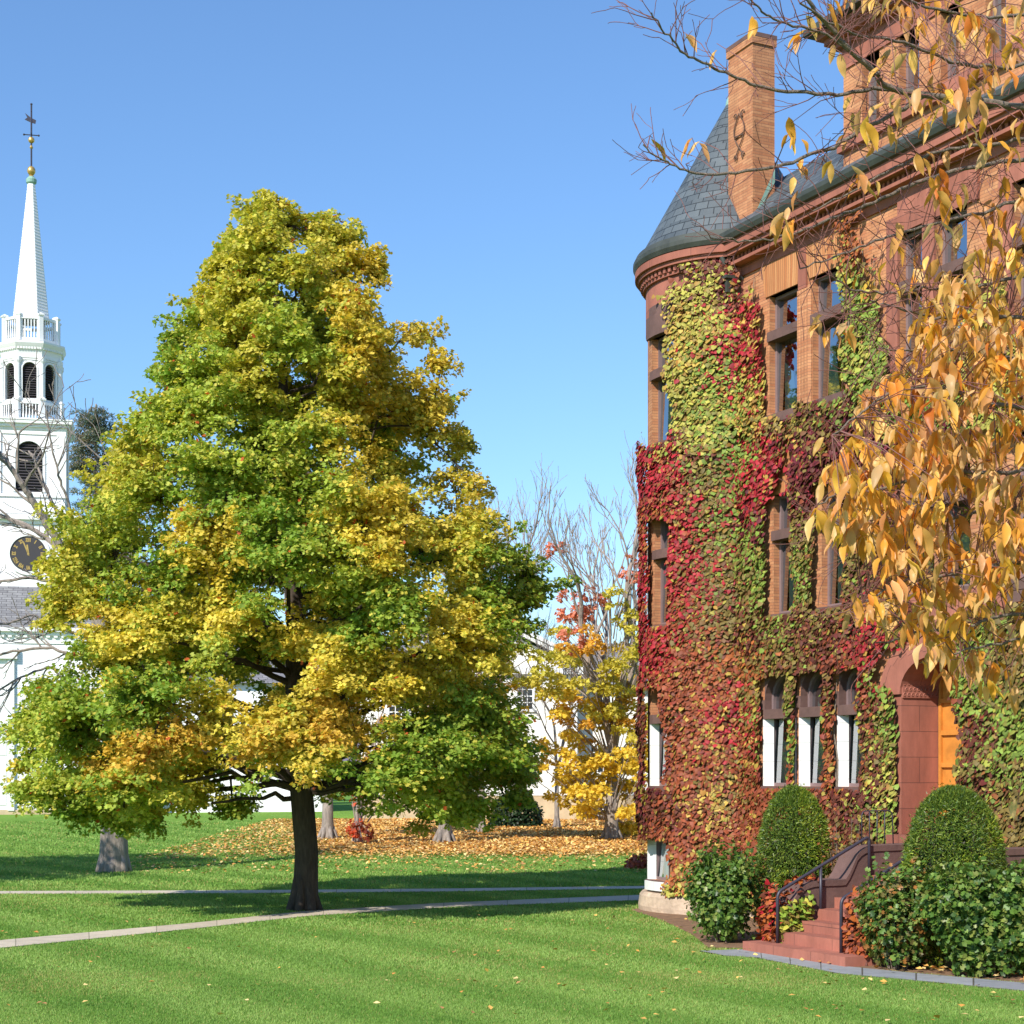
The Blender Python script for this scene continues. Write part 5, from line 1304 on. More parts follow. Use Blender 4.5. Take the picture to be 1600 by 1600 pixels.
for px, py, s in [(420,325,.5),(408,345,.5),(440,350,.6),(430,390,.7),(372,400,.6),(345,440,.6),(520,362,.5),(548,370,.5),(575,415,.6),(590,450,.5),(650,505,.6),(672,530,.7),(690,570,.6),(262,505,.5),(275,540,.6),(700,640,.6),(718,690,.5),(740,755,.6),(785,855,.7),(820,905,.9),(862,915,.8),(835,940,.8),(640,1200,1.1),(700,1170,1.1),(760,1185,1.0),(690,1235,1.0),(800,1262,.6),(790,1215,.8),(180,1195,1.0),(230,1180,1.0),(285,1165,1.0),(340,1150,.9),(80,1240,1.1),(40,1190,.9),(130,1265,1.0),(30,1260,.7),(190,1285,.8),(230,1240,1.0),(300,1250,.8),(370,1265,.7),(450,1135,.9),(500,1160,.9),(420,1175,.9),(650,1060,.9),(620,1075,.7),(490,1010,1.0),(440,1010,.8),(540,1005,.8),(590,960,1.0),(640,965,1.0),(210,1010,1.0),(350,960,.9),(340,1115,.8),(60,1120,.8),(20,1150,.7),(90,1160,.9),(150,1140,.7),(75,900,.7),(90,960,.7)]:
    branchlets(P(px, py, YM + (-rg.uniform(1.2, 4.2) if 120 < px < 780 and 900 < py < 1210 else rg.uniform(-1.0, 1.0))), s * .62, int(12 * s) + 3, py > 1000)
cent, rads, outs = np.array(cent), np.array(rads), np.array(outs)
cp_ = proj(cent)
jq = cp_ + rg.normal(0, 14, cp_.shape)
ci = ((jq[:, None, :] - MCp[None]) ** 2).sum(2).argmin(1)
ccol = MCc[ci].copy() * .84 + .16 * MCc[ci][rg.permutation(len(ci))]
bk = cent[:, 1] > YM + 1.0; palc = np.array([GRN, LGR, OLV, GLD, GRN, OLV]); ccol[bk] = palc[rg.integers(0, 6, bk.sum())]
tree = thing('oak_tree', base, 'large broad green and gold oak on the lawn, its bare dark trunk beside the path', 'tree')
cnt = np.clip((rads[:, 0] * rads[:, 1] * 880).astype(int), 14, 110)
p, ax, Nn, sz, c, rep = clump_leaves(cent, rads, cnt, ccol, outs, (.058, .105))
print('OAK', len(boughs), len(cent), len(p))
# within one spray some leaves have turned further
f = RNG.uniform(size=len(c)); k = f < .14; c[k] = c[k] * .4 + GLD * .6 * RNG.uniform(.8, 1.1, (k.sum(), 1)); k = (f > .14) & (f < .28); c[k] = c[k] * .4 + GRN * .6
k = f > .994; c[k] = srgb((196, 96, 48))
leaf_mesh('crown', p, ax, Nn, sz, c, T_OAK, TF_OAK, M['leafTree'], tree)
mb = MB()
tz = np.array([-.1, .12, .45, 1.2, 2.6, 4.0, 6.0, 8.2, 10.4, 12.4, 14.1]); tr0 = np.array([.33, .285, .25, .235, .23, .22, .18, .14, .10, .06, .02])
tp = np.column_stack([base[0] + .05 * np.sin(tz * 1.3) + (axis_px(HY - (tz - EYE) * SM) - 475) / SM, np.full(len(tz), YM) + .05 * np.cos(tz), tz])
zz_ = np.linspace(-.1, 14.1, 34); tp = np.column_stack([np.interp(zz_, tz, tp[:, 0]), np.interp(zz_, tz, tp[:, 1]), zz_]); tr1 = np.interp(zz_, tz, tr0)
mb.tube(tp, tr1, 14)
for a in np.arange(0, 6.2, .9):                       # root flare
    mb.tube([base + [.10 * math.cos(a), .10 * math.sin(a), .95], base + [.19 * math.cos(a), .19 * math.sin(a), .30], base + [.27 * math.cos(a), .27 * math.sin(a), .05], base + [.36 * math.cos(a), .36 * math.sin(a), -.08]], [.06, .10, .10, .05], 6)
tk = mb.obj('trunk', M['barkDark'], tree, smooth=True)
mb = MB(); hubs = []
def limb(p0, p1, r0, sag):
    pts = [p0 + (p1 - p0) * f + np.array([0, 0, sag * math.sin(f * math.pi)]) + rg.normal(size=3) * .07 * (0 < f < 1) for f in np.linspace(0, 1, 7)]
    mb.tube(pts, np.linspace(r0, .022, 7), 6, cap=False); hubs.extend(pts[2:])
bc_ = np.array([c for c, s_ in boughs])
for i in rg.permutation(len(bc_))[:64]:
    e = bc_[i]; rd = math.hypot(e[0] - base[0], e[1] - YM); zt = np.clip(e[2] - rd * rg.uniform(.15, .5), 2.4, 13.2)
    p0 = np.array([np.interp(zt, tp[:, 2], tp[:, 0]), np.interp(zt, tp[:, 2], tp[:, 1]), zt]); limb(p0, e, np.interp(zt, tp[:, 2], tr1) * rg.uniform(.22, .4), .2)
for px, py, dY in ((330, 1255, -1), (620, 1252, -1), (250, 1230, 1), (700, 1210, -2), (140, 1235, 0), (820, 920, 0), (700, 1130, 1)):
    e = P(px, py, YM + dY); zt = 2.1 + rg.uniform(0, 1.0); p0 = np.array([np.interp(zt, tp[:, 2], tp[:, 0]), YM, zt]); limb(p0, e, .065, .1)
hubs = np.array(hubs)
done = {}
for c, tip in twg:
    k = tuple(np.round(c, 4))
    if k not in done:
        done[k] = 1; j = ((hubs - c) ** 2).sum(1).argmin(); md = (hubs[j] + c) / 2 + rg.normal(size=3) * .06; mb.tube([hubs[j], md, c], [.026, .02, .014], 5, cap=False)
    md = (c + tip) / 2 + rg.normal(size=3) * .04; mb.tube([c, md, tip], [.011, .008, .004], 3, cap=False)
mb.obj('limb', M['barkDark'], tree)

# ---- the thick-trunked bare tree left of it
bt = np.array(G(178, 1362)); YB = bt[1]
bare = thing('bare_tree', bt, 'leafless tree with thick pale grey trunk, its limbs arching left across the church clock', 'tree')
mb = MB(); S_ = F / YB
stem = [(178, 1366), (178, 1345), (178, 1300), (183, 1220), (188, 1120), (170, 1010), (130, 905), (100, 860)]
pts = [P(a, b, YB) for a, b in stem]
fine = np.array([[np.interp(v, range(len(pts)), np.array(pts)[:, k]) for k in range(3)] for v in np.linspace(0, len(pts) - 1, 30)])
mb.tube(fine, np.interp(np.linspace(0, 7, 30), range(8), [.46, .42, .38, .36, .34, .26, .17, .12]), 14)
for a in np.arange(0, 6.2, .8): mb.tube([bt + [.26 * math.cos(a), .26 * math.sin(a), .5], bt + [.38 * math.cos(a), .38 * math.sin(a), .12], bt + [.50 * math.cos(a), .50 * math.sin(a), -.08]], [.14, .12, .05], 6)
mb.obj('trunk', M['barkGrey'], bare, smooth=True)
mb = MB(); tips = []
def pxl(pts, r0, r1, dY=0, twigs=0, mbt=None, Y0=None, sub=2, tl=1.0):
    Y0 = YB if Y0 is None else Y0
    Q = np.array([P(a, b, Y0 + dY * (i / max(len(pts) - 1, 1))) for i, (a, b) in enumerate(pts)])
    Q = np.array([[np.interp(v, range(len(Q)), Q[:, k]) for k in range(3)] for v in np.linspace(0, len(Q) - 1, 4 * len(Q))])
    Q[1:-1] += rg.normal(size=(len(Q) - 2, 3)) * .012 * S_ / S_
    mbt.tube(Q, np.linspace(r0, r1, len(Q)), 6, cap=False)
    for _ in range(twigs):
        i = rg.integers(len(Q) // 5, len(Q) - 1); d = Q[min(i + 1, len(Q) - 1)] - Q[i]; d /= np.linalg.norm(d) + 1e-9
        v = rg.normal(size=3); v -= d * v.dot(d); v /= np.linalg.norm(v); nd = d * .8 + v * .7; nd /= np.linalg.norm(nd)
        grow(mbt, Q[i], nd, tl * rg.uniform(.6, 1.2), max(r1, .016), sub, rg, tips, .6, .010, .05, (2, 3))
    return Q
pxl([(103, 865), (75, 820), (55, 790), (40, 765), (20, 735), (-15, 690), (-60, 640)], .13, .05, -1.0, 9, mb)
pxl([(100, 862), (70, 838), (40, 820), (0, 805), (-60, 800)], .09, .04, 1.5, 6, mb)
pxl([(112, 880), (95, 815), (75, 770), (55, 720), (45, 705)], .06, .03, 1, 5, mb)
pxl([(125, 900), (118, 830), (105, 780), (92, 745), (80, 690), (72, 640)], .05, .02, -1, 6, mb)
pxl([(150, 940), (100, 915), (50, 902), (0, 908), (-50, 920)], .06, .03, 2, 6, mb)
pxl([(165, 1000), (100, 985), (50, 960), (10, 975), (-40, 970)], .05, .025, -2, 6, mb)
pxl([(186, 1060), (130, 1030), (80, 1012), (40, 1015), (0, 1022), (-40, 1040)], .06, .03, 1, 6, mb)
pxl([(188, 1120), (120, 1090), (80, 1040), (30, 1060), (-20, 1090)], .05, .025, -1, 5, mb)
pxl([(170, 1010), (200, 900), (215, 800), (205, 720)], .12, .03, 3, 10, mb, tl=2)
pxl([(183, 1220), (240, 1120), (300, 1000), (320, 900)], .12, .03, 4, 8, mb, tl=2)
mb.obj('limb', M['barkGrey'], bare)

# ---- trees further back
def backtree(name, px, py, stems, label, bark, lev, L, r, cl, cols, seed, spread=.5, leafsize=(.10, .17), rmin=.012, group=None, up=.2, ncl=None, cat='tree', kids=(3, 4), ratio=.68):
    b = np.array(G(px, py)); rg2 = np.random.default_rng(seed); t_ = thing(name, b, label, cat, group)
    mb = MB(); tips = []
    for k, (dx, dz, h0) in enumerate(stems):           # each stem: lean (m per m), start height, share of length
        d = np.array([dx, dz, 1.0]); d /= np.linalg.norm(d); p0 = b + [0, 0, h0]
        if k == 0:
            mt = MB(); top = b + np.array([dx * L * .3, dz * L * .3, L * .34]); 
            mt.tube([b + [0, 0, -.1], b + [0, 0, .15], b * .7 + top * .3, top], [r * 1.55, r * 1.15, r * .95, r * .8], 10); [mt.tube([b + [r * .7 * math.cos(q_), r * .7 * math.sin(q_), .5], b + [r * 1.5 * math.cos(q_), r * 1.5 * math.sin(q_), .08], b + [r * 2.1 * math.cos(q_), r * 2.1 * math.sin(q_), -.1]], [r * .4, r * .35, r * .15], 5) for q_ in np.arange(0, 6.2, 1.05)]; mt.obj('trunk', M['barkGrey'], t_, smooth=True); base_top = top
        grow(mb, base_top if h0 == 0 else p0, d, L * .42, r * .72, lev, rg2, tips, spread, rmin, up, kids, 6, ratio)
    mb.obj('limb', bark, t_)
    if cl:
        cent = np.array([P(a, b_, b[1] + rg2.uniform(-2.2, 2.2)) for a, b_, s, c_ in cl]); S = np.array([s for a, b_, s, c_ in cl]); cc = np.array([c_ for a, b_, s, c_ in cl])
        m = ncl or 11; rep = np.repeat(np.arange(len(cent)), m); v = rvec(len(rep)) * RNG.uniform(.2, 1, (len(rep), 1)) ** .5
        c3 = cent[rep] + v * S[rep][:, None] * np.array([1.25, 1.25, .95]); r3 = S[rep][:, None] * np.array([.34, .34, .22]) * RNG.uniform(.6, 1.2, (len(rep), 1)); o = v
        cn = np.clip((r3[:, 0] ** 2 * 560).astype(int), 10, 160)
        p, ax, Nn, sz, c, rp = clump_leaves(c3, r3, cn, cc[rep], o, leafsize); leaf_mesh('crown', p, ax, Nn, sz, c, T_OAK, TF_OAK, M['leafTree'], t_)
        mb2 = MB()
        for q in c3[::2]:
            j = min(range(len(tips)), key=lambda i: np.sum((tips[i][0] - q) ** 2)) if tips else None
            z0 = max(b[2] + .8, q[2] - 1.6); mb2.tube([np.array([b[0] * .75 + q[0] * .25, b[1] * .75 + q[1] * .25, z0]), q], [.03, .012], 4, cap=False)
        mb2.obj('twig', bark, t_)
    return t_
CRL = srgb((236, 150, 120)); YL2 = srgb((242, 208, 78)); OR2 = srgb((240, 186, 78)); YG2 = srgb((218, 202, 86)); RD2 = srgb((216, 96, 60))
cl = [(880,1030,1.3,YG2),(900,1080,1.5,YG2),(930,1130,1.2,OR2),(880,1110,1.2,YL2),(990,1040,1.2,YL2),(985,1000,1.0,YG2),(970,1160,1.5,YL2),(920,1190,1.5,YL2),(880,1210,1.2,YL2),(960,1230,1.5,YL2),(990,1200,1.4,YL2),(930,1240,1.3,YL2),(985,1265,1.3,YL2),(895,1240,1.0,YL2),(860,1190,.9,YL2),(990,1120,1.2,YG2),(950,1090,1.0,YG2),(975,1290,.8,YL2),(905,960,.7,CRL),(925,945,.7,CRL),(890,945,.6,CRL),(910,1010,.8,OR2),(895,1000,.6,CRL),(870,860,.35,CRL),(990,890,.5,CRL),(960,930,.5,YG2),(1010,1080,1.2,YL2),(1015,1180,1.4,YL2)]
backtree('maple_tree', 955, 1313, [(.02, 0, 0), (-.22, .05, 0), (.16, -.1, 0), (-.08, .2, 0), (.3, .1, 0)], 'tall bare-topped maple with yellow lower leaves, between the brick turret and the cream house', M['barkFar'], 6, 10.2, .25, cl, None, 21, .38, (.11, .18), .008, up=.30, kids=(2, 3))
cl = [(740,1080,1.3,YG2),(760,1110,1.4,YL2),(720,1140,1.2,YL2),(700,1100,1.3,YG2),(780,1060,1.0,OLV),(745,1160,1.0,OR2),(680,1080,1.2,YG2),(640,1110,1.2,OR2),(640,1150,1.1,YG2),(800,1030,1.1,OLV),(760,1020,1.2,OLV),(790,1130,.9,YL2),(730,1040,1.2,OLV),(690,1000,1.4,OLV),(650,1040,1.3,OLV)]
backtree('maple_tree', 694, 1318, [(.06, .0, 0), (-.25, .1, 0), (.3, .1, 0)], 'leaning maple with thin yellow foliage behind the right side of the big oak', M['barkFar'], 3, 7.5, .25, cl, None, 22, .5, (.11, .18), .015)
cl = [(520,1050,.9,OR2),(500,1080,.9,GLD),(540,1090,.9,OLV),(510,1120,1.0,OLV),(470,1060,.9,OLV),(560,1050,.9,OLV)]
backtree('maple_tree', 512, 1312, [(.0, .0, 0), (-.2, .1, 0), (.2, .1, 0)], 'straight grey-trunked maple standing just right of the big oak trunk', M['barkFar'], 3, 8, .23, cl, None, 23, .5)
cl = [(585,1215,.7,OR2),(600,1200,.6,OR2),(570,1225,.6,RD2),(555,1240,.5,RD2),(560,1292,.42,RD2),(568,1300,.35,srgb((150, 70, 50)))]
backtree('maple_tree', 558, 1319, [(.05, .0, 0), (.25, .1, 0), (-.15, .1, 0)], 'small orange-red young maple on the leaf-covered bank', M['barkFar'], 2, 4.5, .12, cl, None, 24, .5)
backtree('bare_tree', 752, 1303, [(.0, .0, 0), (-.18, .1, 0), (.2, .1, 0), (.05, -.2, 0)], 'fine-twigged leafless tree rising behind the right shoulder of the big oak', M['barkFar'], 5, 10.0, .16, [], None, 25, .46, rmin=.008, up=.3, kids=(3, 3))
backtree('bare_tree', 1060, 1298, [(.0, .0, 0), (-.2, .1, 0), (.2, .1, 0)], 'leafless tree partly hidden by the red brick turret edge', M['barkFar'], 5, 9.0, .17, [], None, 26, .46, rmin=.008, up=.3, kids=(2, 3))
backtree('bare_tree', 870, 1296, [(.0, .0, 0), (.2, .1, 0)], 'slim leafless tree in front of the far hill, left of the bare-topped maple', M['barkFar'], 5, 6.6, .11, [], None, 29, .46, rmin=.008, up=.3)

# pine beside the tower
pb = np.array([(150 - 800) / F * 112, 112, .8]); pine = thing('pine_tree', pb, 'tall grey-green pine standing behind the right side of the church tower', 'tree')
mb = MB(); mb.tube([pb, pb + [0, 0, 12], pb + [0, 0, 26]], [.4, .28, .05], 8); mb.obj('trunk', M['barkFar'], pine)
cs_, os_, mb = [], [], MB()
for k in range(230):
    z = rg.uniform(7, 25.5); R = 3.0 * (1 - ((z - 7) / 22) ** 1.5) + .5; a = rg.uniform(0, 6.28)
    e = pb + [R * math.cos(a) * rg.uniform(.5, 1), R * math.sin(a) * rg.uniform(.5, 1), z]; mb.tube([pb + [0, 0, z - .4], e], [.05, .02], 4, cap=False)
    for f in (.6, .85, 1.0): cs_.append((pb + [0, 0, z - .4]) * (1 - f) + e * f); os_.append([math.cos(a), math.sin(a), .2])
mb.obj('limb', M['barkFar'], pine)
cs_, os_ = np.array(cs_), np.array(os_); PC = srgb([(116, 130, 112), (142, 132, 110), (100, 118, 104)])
p, ax, Nn, sz, c, rp = clump_leaves(cs_, np.tile([.6, .6, .2], (len(cs_), 1)), np.full(len(cs_), 44), PC[rg.integers(0, 3, len(cs_))], os_, (.18, .32))
leaf_mesh('crown', p, ax, Nn, sz, c, T_FOLD, TF_FOLD, M['leafTree'], pine, widths=np.full(len(p), .3))

# clipped evergreen in front of the house, small red bush by the turret
def roundbush(name, px, py, rx, h, cols, label, n, size):
    b = np.array(G(px, py)); t_ = thing(name, b, label, 'bush'); v = rvec(n); v[:, 2] = np.abs(v[:, 2])
    p = b + v * RNG.uniform(.5, 1, (n, 1)) ** .4 * [rx, rx * .8, h] * (1 + .15 * (vnoise(v[:, 0] * 3 + 9, v[:, 2] * 3, 1, 2)[:, None] - .5))
    leafmass('foliage', p, v, RNG.uniform(*size, n), cols[RNG.integers(0, len(cols), n)] * RNG.uniform(.7, 1.2, (n, 1)), t_, M['leafShrub'], T_FOLD, TF_FOLD)
    mb = MB(); 
    for k in range(6): a = k * 1.05; mb.tube([b, b + [.6 * rx * math.cos(a), .5 * rx * math.sin(a), .7 * h]], [.03, .01], 4)
    mb.obj('stem', M['barkTwig'], t_)
roundbush('evergreen_bush', 805, 1293, 1.25, 1.75, srgb([(40, 62, 34), (54, 78, 42), (34, 50, 30)]), 'dark evergreen bush against the cream house', 3500, (.12, .2))
roundbush('red_bush', 1003, 1357, .55, .4, srgb([(206, 104, 66), (180, 84, 56)]), 'low coral-red bush on the grass at the turret edge', 500, (.1, .16))
# tree standing left of the view; only its shade on the grass is seen
b = np.array([-21.2, 40.6, 0]); rg3 = np.random.default_rng(5)
sh = thing('shade_tree', b, 'broad green tree left of the church lawn, casting the shade at the lawn edge', 'tree')
mb = MB(); mb.tube([b, b + [0, 0, 4], b + [.2, 0, 9]], [.4, .3, .1], 8); sc_ = []
for k in range(120):
    a, z = rg3.uniform(0, 6.28), rg3.uniform(2.5, 12.5); R = 6.0 * math.sin(math.pi * (z - 1.5) / 12.5); e = b + [R * math.cos(a) * rg3.uniform(.4, 1), R * math.sin(a) * rg3.uniform(.4, 1), z]; sc_.append(e); mb.tube([b + [0, 0, max(2, z - 2)], e], [.08, .02], 4, cap=False)
mb.obj('trunk', M['barkDark'], sh); sc_ = np.array(sc_); ov = sc_ - b - [0, 0, 6]; ov /= np.linalg.norm(ov, axis=1)[:, None]
p, ax, Nn, sz, c, rp = clump_leaves(sc_, np.tile([1.4, 1.4, .8], (120, 1)), np.full(120, 150), np.tile(GRN, (120, 1)), ov, (.18, .3)); leaf_mesh('crown', p, ax, Nn, sz, c, T_FOLD, TF_FOLD, M['leafTree'], sh)
# ------------------------------------------------------------------ near cherry tree reaching in from the right
YN = 7.0; SN = F / YN
nb = np.array([4.3, 7.6, float(gz(0, 7.6))])
near = thing('cherry_tree', nb, 'nearby tree leaning in from the right, long orange-yellow drooping leaves on bare reddish twigs', 'tree')
mb = MB(); tk_ = [nb + [0, 0, -.1], nb + [0, 0, .25], nb + [-.05, 0, 1.5], nb + [-.15, -.05, 3.2], nb + [-.3, -.1, 5.0], nb + [-.5, -.15, 6.6]]
mb.tube(tk_, [.26, .19, .16, .14, .10, .05], 12); mb.obj('trunk', M['barkTwig'], near, smooth=True)
rgn = np.random.default_rng(17); mb = MB(); tw = MB(); nodes = []
def nbr(pts, r0, r1, y0, y1, side=14, tl=.20, join=True, lev=1):
    n = len(pts); Q = np.array([P(a, b, y0 + (y1 - y0) * i / (n - 1)) for i, (a, b) in enumerate(pts)])
    if join:                                          # run back to the trunk, out of the picture
        mq = min(mains, key=lambda q: np.sum((q[-1] - Q[0]) ** 2)); t0 = mq[rgn.integers(7, 14)]
        Q = np.vstack([[t0, t0 * .5 + Q[0] * .5 + rgn.normal(size=3) * .04], Q])
    m = 5 * len(Q); Q = np.array([[np.interp(v, range(len(Q)), Q[:, k]) for k in range(3)] for v in np.linspace(0, len(Q) - 1, m)])
    for _ in range(2): Q[1:-1] = .25 * Q[:-2] + .5 * Q[1:-1] + .25 * Q[2:]
    Q[1:-1] += rgn.normal(size=(m - 2, 3)) * .0035
    mb.tube(Q, np.linspace(r0, r1, m), 7, cap=False)
    st_ = 10 if join else 2
    for i in range(st_, m): nodes.append(Q[i])
    for _ in range(side):
        i = rgn.integers(st_, m); d = Q[i] - Q[i - 1]; d /= np.linalg.norm(d); v = rgn.normal(size=3) * [1, .7, 1]; v -= d * v.dot(d); v /= np.linalg.norm(v)
        nd = d * .75 + v * .8; nd /= np.linalg.norm(nd); grow(tw, Q[i], nd, tl * rgn.uniform(.5, 1.4), .0024, lev, rgn, ntips, .75, .0012, .05, (2, 4), 4, .6, nsegs)
    return Q
ntips, nsegs = [], []
mains = []                                            # a few strong limbs leave the trunk; the traced branches fork from them
for zt, e, r in ((2.0, P(1700, 930, 6.9), .05), (2.8, P(1720, 690, 7.0), .055), (3.7, P(1690, 450, 7.1), .05), (4.5, P(1700, 225, 7.3), .055), (5.4, P(1680, 70, 7.1), .045)):
    j = np.array(tk_); t0 = np.array([np.interp(zt, j[:, 2], j[:, 0]), np.interp(zt, j[:, 2], j[:, 1]), zt])
    Q = np.array([t0 + (e - t0) * f + np.array([0, .12 * math.sin(f * 5 + zt), .16 * math.sin(f * math.pi)]) for f in np.linspace(0, 1, 14)])
    Q[1:-1] += rgn.normal(size=(12, 3)) * .012; mb.tube(Q, np.linspace(r, .02, 14), 8, cap=False); mains.append(Q)
nbr([(1640, 170), (1530, 158), (1446, 149), (1380, 134), (1366, 112), (1320, 70), (1280, 22), (1235, -25)], .018, .007, 7.2, 6.6, 22)
nbr([(1446, 149), (1400, 176), (1340, 208), (1290, 236), (1210, 262), (1130, 272), (1078, 270), (1038, 252), (1005, 226)], .010, .003, 7.1, 6.7, 30, .16, False)
nbr([(1446, 149), (1370, 137), (1310, 148), (1220, 143), (1162, 127), (1110, 103), (1068, 84), (1042, 54), (1018, 20)], .009, .003, 7.1, 6.5, 30, .15, False)
nbr([(1366, 115), (1290, 50), (1215, 35), (1180, 10), (1160, -20)], .006, .003, 6.9, 6.5, 16, .16, False)
nbr([(1640, 245), (1500, 262), (1420, 290), (1350, 322), (1290, 345), (1240, 366), (1170, 380), (1110, 372)], .012, .003, 7.6, 7.0, 34, .18)
nbr([(1640, 210), (1560, 225), (1480, 232), (1400, 262), (1330, 300), (1270, 330)], .011, .003, 7.4, 7.0, 24, .2)
nbr([(1640, 300), (1540, 330), (1450, 352), (1380, 372), (1310, 400), (1250, 420)], .010, .003, 7.4, 6.8, 26, .2)
nbr([(1640, 90), (1560, 110), (1480, 95), (1400, 60), (1330, 55), (1250, 5)], .010, .004, 7.4, 6.6, 26, .2)
nbr([(1640, 20), (1540, 30), (1440, 10), (1380, -20)], .010, .004, 7.0, 6.6, 16, .2)
nbr([(1640, 420), (1560, 440), (1500, 455), (1450, 450), (1390, 460), (1330, 455), (1300, 430)], .010, .003, 7.2, 6.6, 22, .2)
nbr([(1640, 500), (1540, 490), (1460, 500), (1400, 480), (1360, 470)], .011, .003, 6.9, 6.5, 22, .2)
nbr([(1640, 560), (1540, 560), (1470, 540), (1420, 548), (1370, 545)], .011, .003, 7.4, 7.0, 20, .2)
nbr([(1640, 640), (1540, 630), (1460, 600), (1400, 610), (1350, 640), (1300, 680)], .012, .003, 6.8, 6.3, 20, .18)
nbr([(1640, 730), (1560, 740), (1480, 735), (1420, 750), (1360, 770), (1310, 770), (1275, 790)], .012, .003, 7.1, 6.6, 20, .18)
nbr([(1640, 800), (1540, 795), (1460, 820), (1400, 830), (1340, 835), (1290, 815)], .012, .003, 7.3, 6.9, 18, .18)
nbr([(1640, 880), (1550, 880), (1480, 900), (1420, 905), (1370, 930), (1335, 950)], .011, .003, 6.7, 6.3, 18, .18)
nbr([(1640, 960), (1560, 960), (1500, 985), (1440, 985), (1400, 1000), (1370, 1005)], .010, .003, 7.0, 6.6, 16, .16)
nbr([(1640, 985), (1570, 1005), (1520, 1012), (1490, 1022)], .008, .003, 6.6, 6.4, 10, .15)
for q in mains:
    nodes.extend(list(q[4:]))
    for _ in range(12):
        i = rgn.integers(4, 13); v = rgn.normal(size=3); grow(tw, q[i], v / np.linalg.norm(v), .4, .005, 2, rgn, ntips, .7, .0014, .05, (2, 3), 4, .6, nsegs)
nodes = np.array(nodes)
# drooping leaf clusters: long folded leaves hanging from short spurs
area = [(1262,815),(1290,760),(1345,640),(1395,600),(1420,545),(1440,490),(1500,440),(1560,470),(1640,500),(1640,1085),(1540,1075),(1490,1035),(1440,1025),(1400,1000),(1345,985),(1325,965),(1370,915),(1380,880),(1300,850)]
CL = []
while len(CL) < 440:
    q = np.array([[rgn.uniform(1255, 1640), rgn.uniform(430, 1085)]])
    if not in_poly(q, area)[0]: continue
    if q[0, 1] > 975 and rgn.uniform() < .5: continue
    CL.append((q[0, 0], q[0, 1] - 18, rgn.uniform(6.1, 7.6), rgn.integers(3, 7)))
for _ in range(84): CL.append((rgn.uniform(1340, 1640), rgn.uniform(-10, 440), rgn.uniform(6.3, 7.6), rgn.integers(1, 5)))
for a, b, k in [(1095,232,4),(1068,62,2),(1235,205,3),(1240,225,3),(1256,60,3),(1225,345,4),(1245,270,4),(1250,300,2),(1300,85,2),(1325,220,3),(1360,240,2),(1340,275,3),(1235,350,3),(1175,40,2),(1120,80,1),(1330,180,2),(1465,140,5),(1490,160,4),(1440,155,4),(1400,20,4),(1430,30,4),(1360,10,4),(1330,5,3),(1460,5,4),(1520,30,5),(1560,60,4),(1580,20,4),(1540,110,4),(1590,90,4),(1480,60,3),(1470,290,4),(1500,300,3),(1590,310,4),(1560,340,4),(1460,320,3),(1560,420,4),(1590,400,4),(1310,520,4),(1280,505,3),(1330,515,3),(1400,370,3),(1430,425,3),(1480,440,4),(1500,470,4),(1390,440,2),(1290,700,2),(1580,1100,4),(1540,1080,4),(1470,1050,4),(1450,1040,4),(1500,1050,4),(1590,1270,1),(1290,20,3),(1255,30,2),(1500,190,3),(1480,250,2),(1515,230,3),(1300,265,2),(1395,90,2),(1020,228,1),(1360,450,3),(1420,470,3)]:
    CL.append((a, b - 12, rgn.uniform(6.4, 7.4), k))
for _ in range(150): CL.append((rgn.uniform(1645, 1900), rgn.uniform(0, 1060), rgn.uniform(6.2, 7.7), rgn.integers(2, 6)))
NP = 1.08 * srgb([(228, 148, 58), (234, 166, 66), (226, 182, 118), (240, 194, 80), (214, 122, 52), (238, 202, 148), (232, 174, 64), (212, 168, 112)])
Tn = []
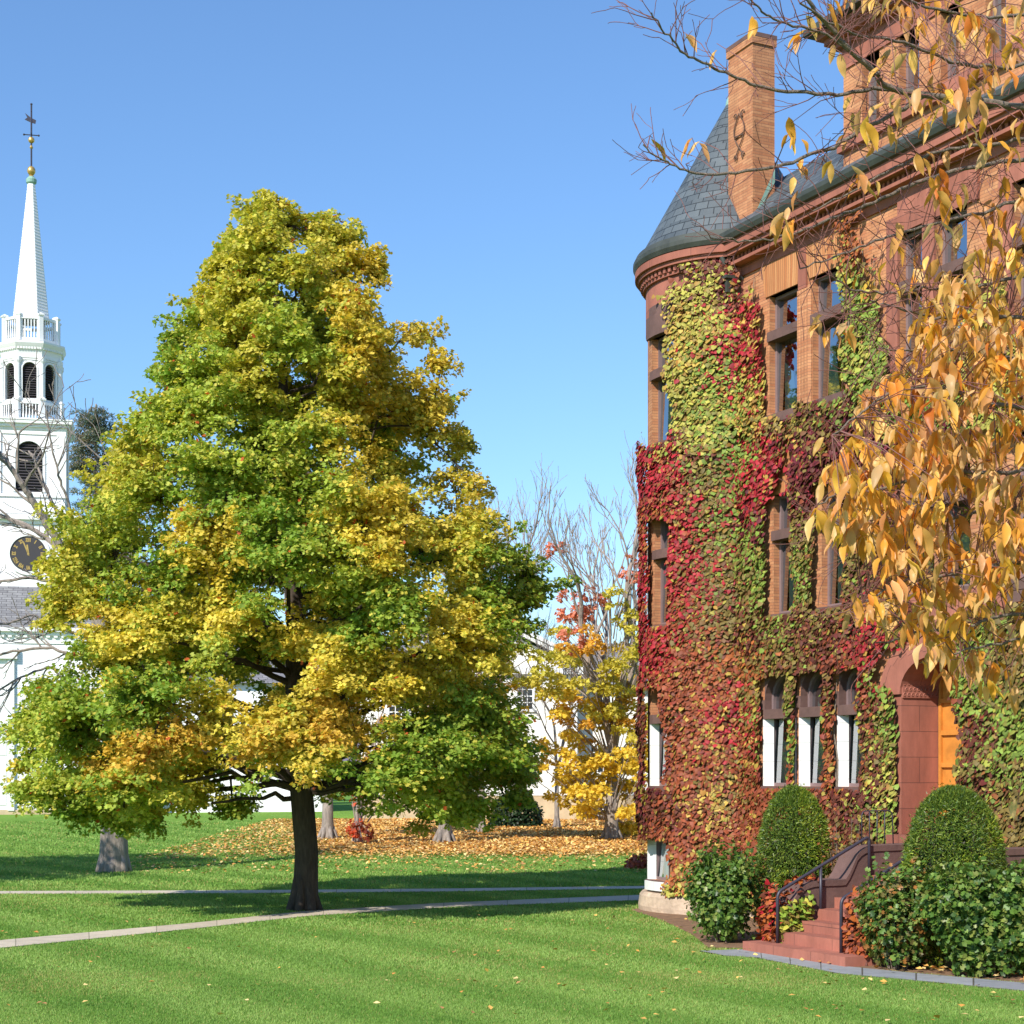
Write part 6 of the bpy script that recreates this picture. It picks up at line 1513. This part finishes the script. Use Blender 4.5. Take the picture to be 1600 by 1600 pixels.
for cv in (.15, .32, .5):                             # three leaf curvatures
    t_ = []
    for i in range(7):
        f = i / 6; w = .165 * math.sin(math.pi * min(f * 1.0, 1) ** .8) ** .9 if 0 < i < 6 else 0.0
        y = f * (1 - cv * .25 * f); z = -cv * f * f * .6 + .03 * math.sin(f * 9 + cv * 20)
        for s in (-1, 0, 1): t_.append((s * w, y, z + (abs(s) * w * .55)))
    Tn.append(t_)
TFn = []
for i in range(6):
    for s in (0, 1): a = i * 3 + s; TFn.append((a, a + 1, a + 4, a + 3))
pos, axs, nrm, szs, cls_ = [], [], [], [], []
for px, py, Y, k in CL:
    c0 = P(px, py, Y); j = ((nodes - c0) ** 2).sum(1).argmin(); a = nodes[j]
    md = (a + c0) / 2 + [0, 0, .03]; tw.tube([a, md, c0], [.0026, .0020, .0014], 4, cap=False)
    basec = NP[rgn.integers(0, len(NP))]
    for _ in range(k):
        ang = rgn.uniform(0, 6.28); d = np.array([math.cos(ang) * .62, math.sin(ang) * .55, -rgn.uniform(.45, 1.25)])
        pos.append(c0 + rgn.normal(size=3) * .018); axs.append(d); o = np.array([math.cos(ang), math.sin(ang), .75]) + rgn.normal(size=3) * .45
        nrm.append(o); szs.append(rgn.uniform(.066, .126)); cls_.append((basec * .5 + NP[rgn.integers(0, len(NP))] * .5) * rgn.uniform(.7, 1.15))
leaf_mesh('foliage', np.array(pos), np.array(axs), np.array(nrm), np.array(szs), np.array(cls_), Tn, TFn, M['leafNear'], near)
mb.obj('limb', M['barkTwig'], near, smooth=True); tw.obj('twig', M['twigRed'], near)

# ------------------------------------------------------------------ repeats share a group
GROUPS = {'yew_bush': 'clipped yew domes by the entrance', 'leafy_shrub': 'loose shrubs along the hall', 'handrail': 'iron handrails of the entrance steps',
          'climbing_ivy': 'ivy on the brick hall and its steps', 'maple_tree': 'autumn maples on the leaf-strewn bank', 'bare_tree': 'leafless trees behind the lawn', 'concrete_path': 'paths across the lawn'}
for o in COL.objects:
    k = o.name.split('.')[0]
    if o.parent is None and k in GROUPS and 'category' in o: o['group'] = GROUPS[k]
